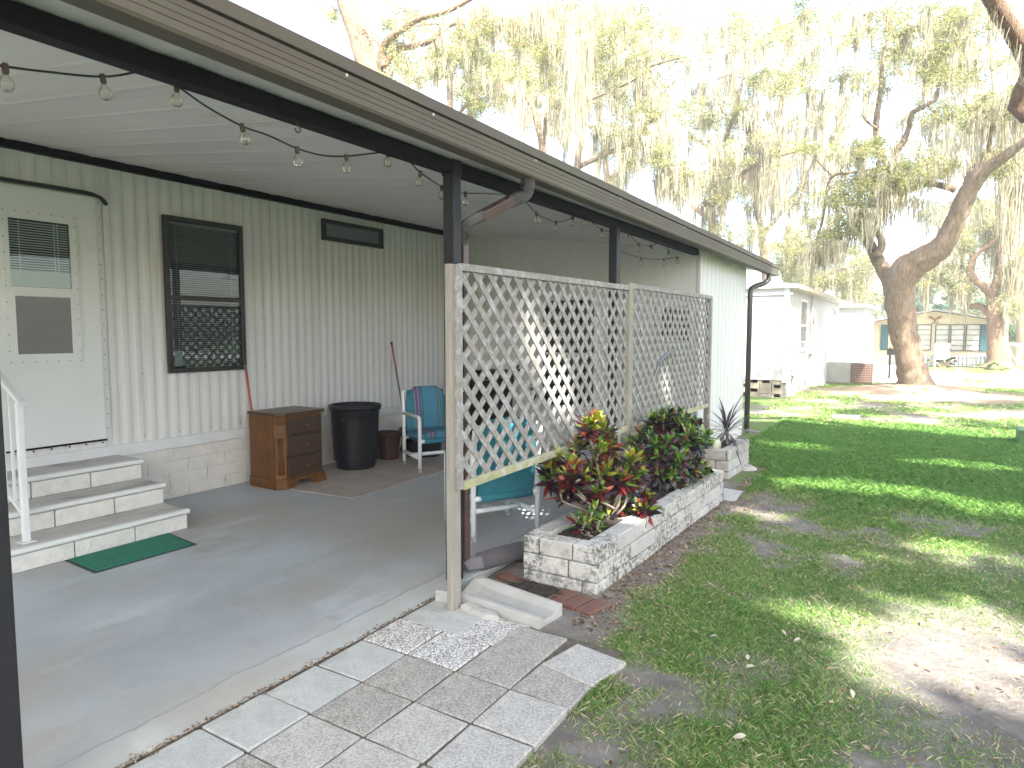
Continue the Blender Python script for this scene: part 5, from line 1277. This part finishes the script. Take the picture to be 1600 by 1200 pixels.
oak('distant oak with hanging moss behind the neighbouring white home', [(0, [(1262, 600, 30), (1260, 500, 22), (1262, 420, 16), (1275, 380, 12), (1300, 350, 8), (1330, 330, 4)]), (2, [(1262, 430, 12), (1235, 400, 8), (1215, 380, 4)]), (1, [(1262, 440, 12), (1310, 420, 9), (1345, 415, 4)])], 46,
    [(1250, 420, 28, 25, 14), (1290, 440, 30, 20, 14), (1330, 450, 25, 20, 12), (1345, 420, 20, 20, 6), (1225, 400, 15, 20, 5)],
    [(1240, 385, 20, 15, 16, 55), (1320, 425, 25, 10, 10, 40), (1260, 395, 15, 10, 8, 50)], seedv=8, leafpx=3.2, depth=3)
oak('tall faint oak in the middle distance with thin crown over the neighbouring roof', [(0, [(1205, 640, 34), (1200, 470, 20), (1192, 380, 14), (1180, 300, 11), (1172, 220, 9), (1150, 140, 7), (1140, 60, 5), (1136, -30, 3)]), (1, [(1190, 370, 9), (1230, 320, 7), (1262, 270, 5), (1290, 200, 4), (1300, 120, 3)]), (-1, [(1178, 290, 8), (1120, 240, 6), (1070, 200, 4), (1040, 140, 3)]), (1, [(1160, 170, 6), (1210, 110, 4), (1250, 60, 3)])], 40,
    [(1060, 180, 60, 50, 16), (1130, 100, 70, 50, 18), (1230, 90, 60, 50, 18), (1280, 200, 50, 50, 18), (1200, 300, 60, 40, 18), (1090, 290, 50, 40, 14), (1270, 320, 40, 40, 12), (1030, 60, 50, 40, 10), (1150, 200, 60, 40, 16), (1170, 380, 50, 30, 10), (1290, 40, 50, 40, 10)],
    [(1060, 150, 60, 30, 22, 60), (1230, 180, 60, 30, 24, 70), (1180, 270, 60, 30, 26, 70), (1100, 280, 40, 20, 16, 60), (1280, 260, 40, 30, 20, 70), (1130, 60, 60, 30, 14, 50)], seedv=9, leafpx=3.2, depth=4)
oak('tall faint oak in the far right distance behind the large bent oak', [(0, [(1600, 640, 30), (1598, 480, 20), (1590, 380, 14), (1575, 300, 11), (1560, 200, 9), (1550, 100, 7), (1545, -20, 4)]), (1, [(1590, 370, 9), (1540, 330, 7), (1490, 250, 5), (1450, 200, 4)]), (-1, [(1570, 270, 8), (1520, 180, 6), (1480, 100, 4), (1440, 40, 3)])], 48,
    [(1450, 200, 60, 50, 16), (1520, 120, 70, 50, 18), (1430, 90, 60, 50, 14), (1560, 220, 40, 60, 16), (1500, 330, 60, 30, 12), (1570, 340, 30, 40, 12), (1400, 30, 60, 40, 8), (1540, 30, 60, 40, 12), (1340, 140, 40, 50, 8), (1330, 400, 40, 30, 10), (1590, 110, 20, 50, 8)],
    [(1450, 210, 60, 30, 22, 60), (1540, 200, 50, 40, 22, 80), (1500, 330, 50, 20, 16, 60), (1480, 90, 60, 30, 16, 60), (1585, 260, 15, 40, 16, 90)], seedv=10, leafpx=3.2, depth=4)
oak('faint oak crown far behind the mossy stems over the patio roof', [(0, [(960, 640, 34), (958, 420, 20), (950, 300, 13), (940, 200, 10), (925, 120, 8), (915, 20, 5), (912, -40, 3)]), (1, [(948, 290, 8), (985, 230, 6), (1005, 160, 4)]), (-1, [(940, 210, 8), (880, 170, 5), (820, 130, 4), (760, 110, 3)])], 34,
    [(940, 120, 50, 50, 14), (880, 190, 50, 30, 12), (800, 140, 50, 40, 12), (720, 110, 40, 40, 8), (1000, 160, 40, 50, 12), (960, 260, 40, 30, 10), (980, 40, 50, 40, 12), (860, 60, 50, 40, 8), (660, 60, 40, 40, 6)],
    [(940, 130, 50, 40, 20, 70), (860, 170, 50, 20, 16, 60), (1000, 200, 30, 30, 14, 60), (760, 120, 50, 20, 12, 50)], seedv=11, leafpx=3.3, depth=3)
# hedge and woods beyond the yellow house
def bush(label, px, Y, w, h, z0, mat, n, leaf, name='bush', seedv=50, cat='bush'):
    global RNG
    RNG = np.random.default_rng(seedv); p = atY(px, 540, Y); t = thing(name, label, cat, (p[0], Y, -.1), 0, 'greenery beyond the yellow house')
    C = np.stack([p[0]+RNG.normal(0, w*.36, n), Y+RNG.normal(0, w*.25, n), z0+np.abs(RNG.normal(0, h*.5, n))], 1)
    V, Fq, tint, c_ = clusters_to_leaves(C, 90, h*.16, leaf); qmesh('foliage', V, Fq, mat, t, attr={'tint': tint})
    mb = MB()
    for k in range(0, n, max(1, n//9)): mb.tube([(p[0]+random.uniform(-.2, .2), Y, -.1), C[k]*.5+np.array([p[0], Y, 0])*.5, C[k]], [.07, .04, .01], 5)
    part(mb, 'stem', m_bark, t)
bush('bluish green tree crown just above the yellow house roof', 1462, 62, 6, 2.6, 3.1, m_bluebush, 46, .28, 'tree', 51, 'tree')
bush('dark green hedge at the right edge beyond the reddish trunk', 1592, 52, 4.2, 3.2, .5, m_bushleaf, 46, .22, 'hedge', 52, 'hedge')
bush('pale green woods crown behind the yellow house gable, left of the bluish crown', 1400, 70, 9, 6, 3, m_oakleaf, 56, .34, 'tree', 53, 'tree')
bush('pale tall woods crown behind the reddish trunk, right of the yellow house', 1560, 75, 9, 8, 3, m_oakleaf, 60, .36, 'tree', 54, 'tree')
bush('small round dark shrub in front of the yellow house windows', 1477, 38.2, .62, .42, 0, m_bushleaf, 12, .10, 'shrub', 55, 'shrub')
bush('low bright shrub at the foot of the reddish trunk', 1545, 36.8, .7, .35, -.05, m_cr_g, 10, .10, 'shrub', 56, 'shrub')

# ------------------------------------------------------------------ the near oak at the right (crown over the lawn; one limb reaches into view)
def near_oak():
    global RNG
    RNG = np.random.default_rng(77); random.seed(77)
    t = thing('oak_tree', 'near live oak whose bare reddish limb crosses the top right corner', 'tree', (8.2, 3.4, -.1), 0, 'live oaks around the homes')
    tr = MB()
    L = [[(8.2, 3.4, -.1), (8.2, 3.1, 2.2), (8.3, 2.2, 5.0), (8.2, .6, 8.2), (7.4, -1.6, 10.8), (6.0, -4.0, 12.6), (4.6, -6.0, 13.6)],
         [(8.2, 2.8, 3.4), (7.4, 3.6, 5.8), (6.6, 3.4, 8.6), (5.4, 2.6, 11.0), (4.2, 1.0, 12.5)],
         [(8.3, 2.0, 5.4), (9.6, .2, 8.0), (11.0, -2.6, 10.6), (11.4, -6, 12.4)],
         [(8.2, .6, 8.2), (9.0, -2.4, 11.0), (8.6, -6.4, 12.8), (7.8, -9.5, 13.6)],
         [(8.2, 2.9, 2.8), (10.2, 4.2, 5.4), (12.2, 5.0, 8.6), (13.0, 4.4, 11.6)]]
    R0 = [[.5, .44, .40, .33, .25, .15, .06], [.3, .24, .19, .12, .05], [.3, .22, .13, .05], [.24, .16, .1, .04], [.26, .2, .12, .05]]
    for l, r in zip(L, R0):
        P = smooth_path(l, 6); tr.tube(P, list(np.interp(np.linspace(0, len(r)-1, len(P)), range(len(r)), r)), 12, wob=.06)
    lim = [(1640, 170, 30), (1612, 105, 24), (1598, 76, 21), (1590, 62, 20), (1578, 42, 19), (1566, 27, 19), (1556, 8, 20), (1540, -20, 18), (1500, -70, 14)]
    P = [atY(px, py, 10.5-.12*i) for i, (px, py, w) in enumerate(lim)]
    P2 = smooth_path([np.array([7.4, 3.6, 5.8]), np.array([4.2, 8.2, 5.2])]+P, 5)
    rr = list(np.interp(np.linspace(0, 1, len(P2)), [0, .2, .5, .9, 1], [.15, .12, .10, .09, .07]))
    tr.tube(P2, rr, 12, wob=.08)
    part(tr, 'trunk', m_barkred, t, smooth=True)
    # crown : clumps spread through the volume that stands between the sun and the lawn / patio
    s = np.array([SUN_AZ[0]*math.cos(SUN_EL), SUN_AZ[1]*math.cos(SUN_EL), math.sin(SUN_EL)])
    gaps = []   # sunlit flecks on the ground: (x, y, rx, ry)
    for px, py, z, rx, ry in ((490, 990, 0, .0, -.02), (560, 978, 0, -.01, -.03), (240, 1140, 0, .01, .02), (805, 800, 0, .22, .22), (965, 805, .3, .13, .16), (1180, 805, -.04, .25, .15), (1270, 762, -.04, .45, .22), (1240, 700, -.04, .5, .32), (1370, 770, -.04, .7, .22), (1400, 900, -.04, .45, .2), (1440, 1010, -.04, .34, .26), (1540, 1060, -.04, .36, .34), (1500, 970, -.04, .45, .2), (1330, 1040, -.04, .16, .3), (1250, 960, -.04, .2, .1), (1500, 730, -.04, .6, .28), (1560, 800, -.04, .5, .3), (1380, 650, -.05, .3, .2), (950, 890, .1, .03, .05), (905, 725, .6, .12, .14), (1500, 860, -.04, .4, .16), (1100, 770, -.04, .16, .12), (885, 570, 1.2, -.03, .02), (1045, 600, .95, .02, .2), (1180, 900, -.04, .14, .08), (1560, 900, -.04, .3, .2)):
        p = atZ(px, py, z) if z < .9 else atX(px, py, -2.25)
        g_ = p-s*(p[2]/s[2]); gaps.append((g_[0], g_[1], rx, ry))
    for q in P2[-34:]: g_ = np.array(q)-s*(q[2]/s[2]); gaps.append((g_[0], g_[1], .25, .25))
    n = 1900; C = []
    while len(C) < n:
        gx = random.uniform(-6.2, 6.0); gy = random.uniform(-4.5, 13.4)
        edge = 12.75-.12*(gx+2.4)+.35*(float(fbm(np.array(gx*1.1), np.array(gy*.0+3.3), 3))-.5)
        if gx < -2.6: edge += 1.2
        if gy > edge: continue
        h = random.uniform(10.5, 15)
        C.append(np.array([gx, gy, 0])+s*(h/s[2]))
    for _ in range(400):       # thin outer crown: dappled light beyond
        gx = random.uniform(-7, 8); gy = random.uniform(13.5, 24.0); h = random.uniform(11, 15)
        if float(fbm(np.array(gx*.8+9), np.array(gy*.8), 3)) < .47: continue
        C.append(np.array([gx, gy, 0])+s*(h/s[2]))
    for _ in range(14):        # shade that dapples the trunk of the big oak further on
        q = random.random()*.62; tz = .3+6.0*q; tx = -.25-.35*math.sin(q*3)*(q < .6)+(q > .6)*(q-.6)*3.2
        g_ = np.array([tx+random.uniform(-.7, .35), 22.4+random.uniform(-.4, .4), tz]); h = random.uniform(11, 15)
        C.append(g_+s*((h-tz)/s[2]))
    C = np.array(C)
    V, Fq, tint, cen = clusters_to_leaves(C, 66, .6, .26, .62)
    proj = cen-s*(cen[:, 2]/s[2])[:, None]; keep = np.ones(len(cen), bool)
    for gx, gy, rx, ry in gaps:
        rx, ry = rx*1.2+.08, ry*1.2+.08
        keep &= (((proj[:, 0]-gx)/rx)**2+((proj[:, 1]-gy)/ry)**2 > 1+1.5*(RNG.random(len(cen))-.45)) | (RNG.random(len(cen)) < .03)
    lim_ = 12.9-.12*(proj[:, 0]+2.4)+np.where(proj[:, 0] < -2.6, 1.2, 0); keep &= (proj[:, 1] < lim_) | (proj[:, 1] > 13.8)
    # nothing of the crown hangs inside the picture
    v = cen-CAM; dz = v@fwd; px = CX+F*(v@rgt)/np.maximum(dz, .01); py = CY-F*(v@upv)/np.maximum(dz, .01)
    keep &= ~((dz > .2) & (px > -40) & (px < 1640) & (py > -40) & (py < 1240))
    V = V.reshape(-1, 4, 3)[keep].reshape(-1, 3); k = int(keep.sum())
    qmesh('foliage', V, np.arange(k*4).reshape(k, 4), m_oakleaf, t, attr={'tint': tint.reshape(-1, 4)[keep].ravel()})
    H = np.array([P2[i] for i in range(6, len(P2), 4)]); kk = np.array([mpp(h) for h in H])
    V, Fq, tint = moss_strands(H, kk*60, kk*5, 14, kk*2.0); qmesh('spanish_moss', V, Fq, m_moss, t, attr={'tint': tint})
near_oak()

# ================================================================== GLARE HAZE: volume added to wash out the far scene like lens flare
hz = MB().box(-45, 45, -25, 95, -2.5, 24).build('glare_haze', D.materials.new('glare_haze_air')); struct(hz, 'stuff')
hm = hz.data.materials[0]; hm.use_nodes = True; hn = hm.node_tree; hn.nodes.remove(hn.nodes['Principled BSDF'])
pv = hn.nodes.new('ShaderNodeVolumePrincipled'); pv.inputs['Color'].default_value = (.95, .95, .92, 1); pv.inputs['Density'].default_value = .0034; pv.inputs['Anisotropy'].default_value = .2
hn.links.new(pv.outputs[0], hn.nodes['Material Output'].inputs['Volume'])

# ================================================================== LIGHT, SKY, CAMERA
w = D.worlds.new('World'); sc.world = w; w.use_nodes = True; nt = w.node_tree
sky = nt.nodes.new('ShaderNodeTexSky'); sky.sky_type = 'NISHITA'; sky.sun_disc = False
sky.sun_elevation = SUN_EL; sky.sun_rotation = math.radians(135); sky.air_density = 1.0; sky.dust_density = 3.5; sky.ozone_density = .6
nt.links.new(sky.outputs[0], nt.nodes['Background'].inputs['Color']); nt.nodes['Background'].inputs['Strength'].default_value = .15
sl = D.lights.new('sun', 'SUN'); sl.energy = 4.8; sl.angle = math.radians(.53); sl.color = (1, .955, .88)
so = D.objects.new('sun', sl); COL.objects.link(so)
sd = Vector((SUN_AZ[0]*math.cos(SUN_EL), SUN_AZ[1]*math.cos(SUN_EL), math.sin(SUN_EL)))
so.rotation_euler = sd.to_track_quat('Z', 'Y').to_euler(); so.location = (10, -10, 15)
cam = D.cameras.new('camera'); co = D.objects.new('camera', cam); COL.objects.link(co)
co.location = (0, 0, HC); co.rotation_euler = (PI/2-PIT, 0, YAW)
cam.sensor_width = 36; cam.lens = F/1600*36; cam.clip_end = 600; cam.clip_start = .05
sc.camera = co
vs_ = sc.view_settings; vs_.view_transform = 'Standard'; vs_.look = 'None'; vs_.exposure = 2.46; vs_.gamma = 1; vs_.use_curve_mapping = False
sc.cycles.max_bounces = 8; sc.cycles.diffuse_bounces = 4; sc.cycles.transparent_max_bounces = 16
sc.cycles.use_denoising = True
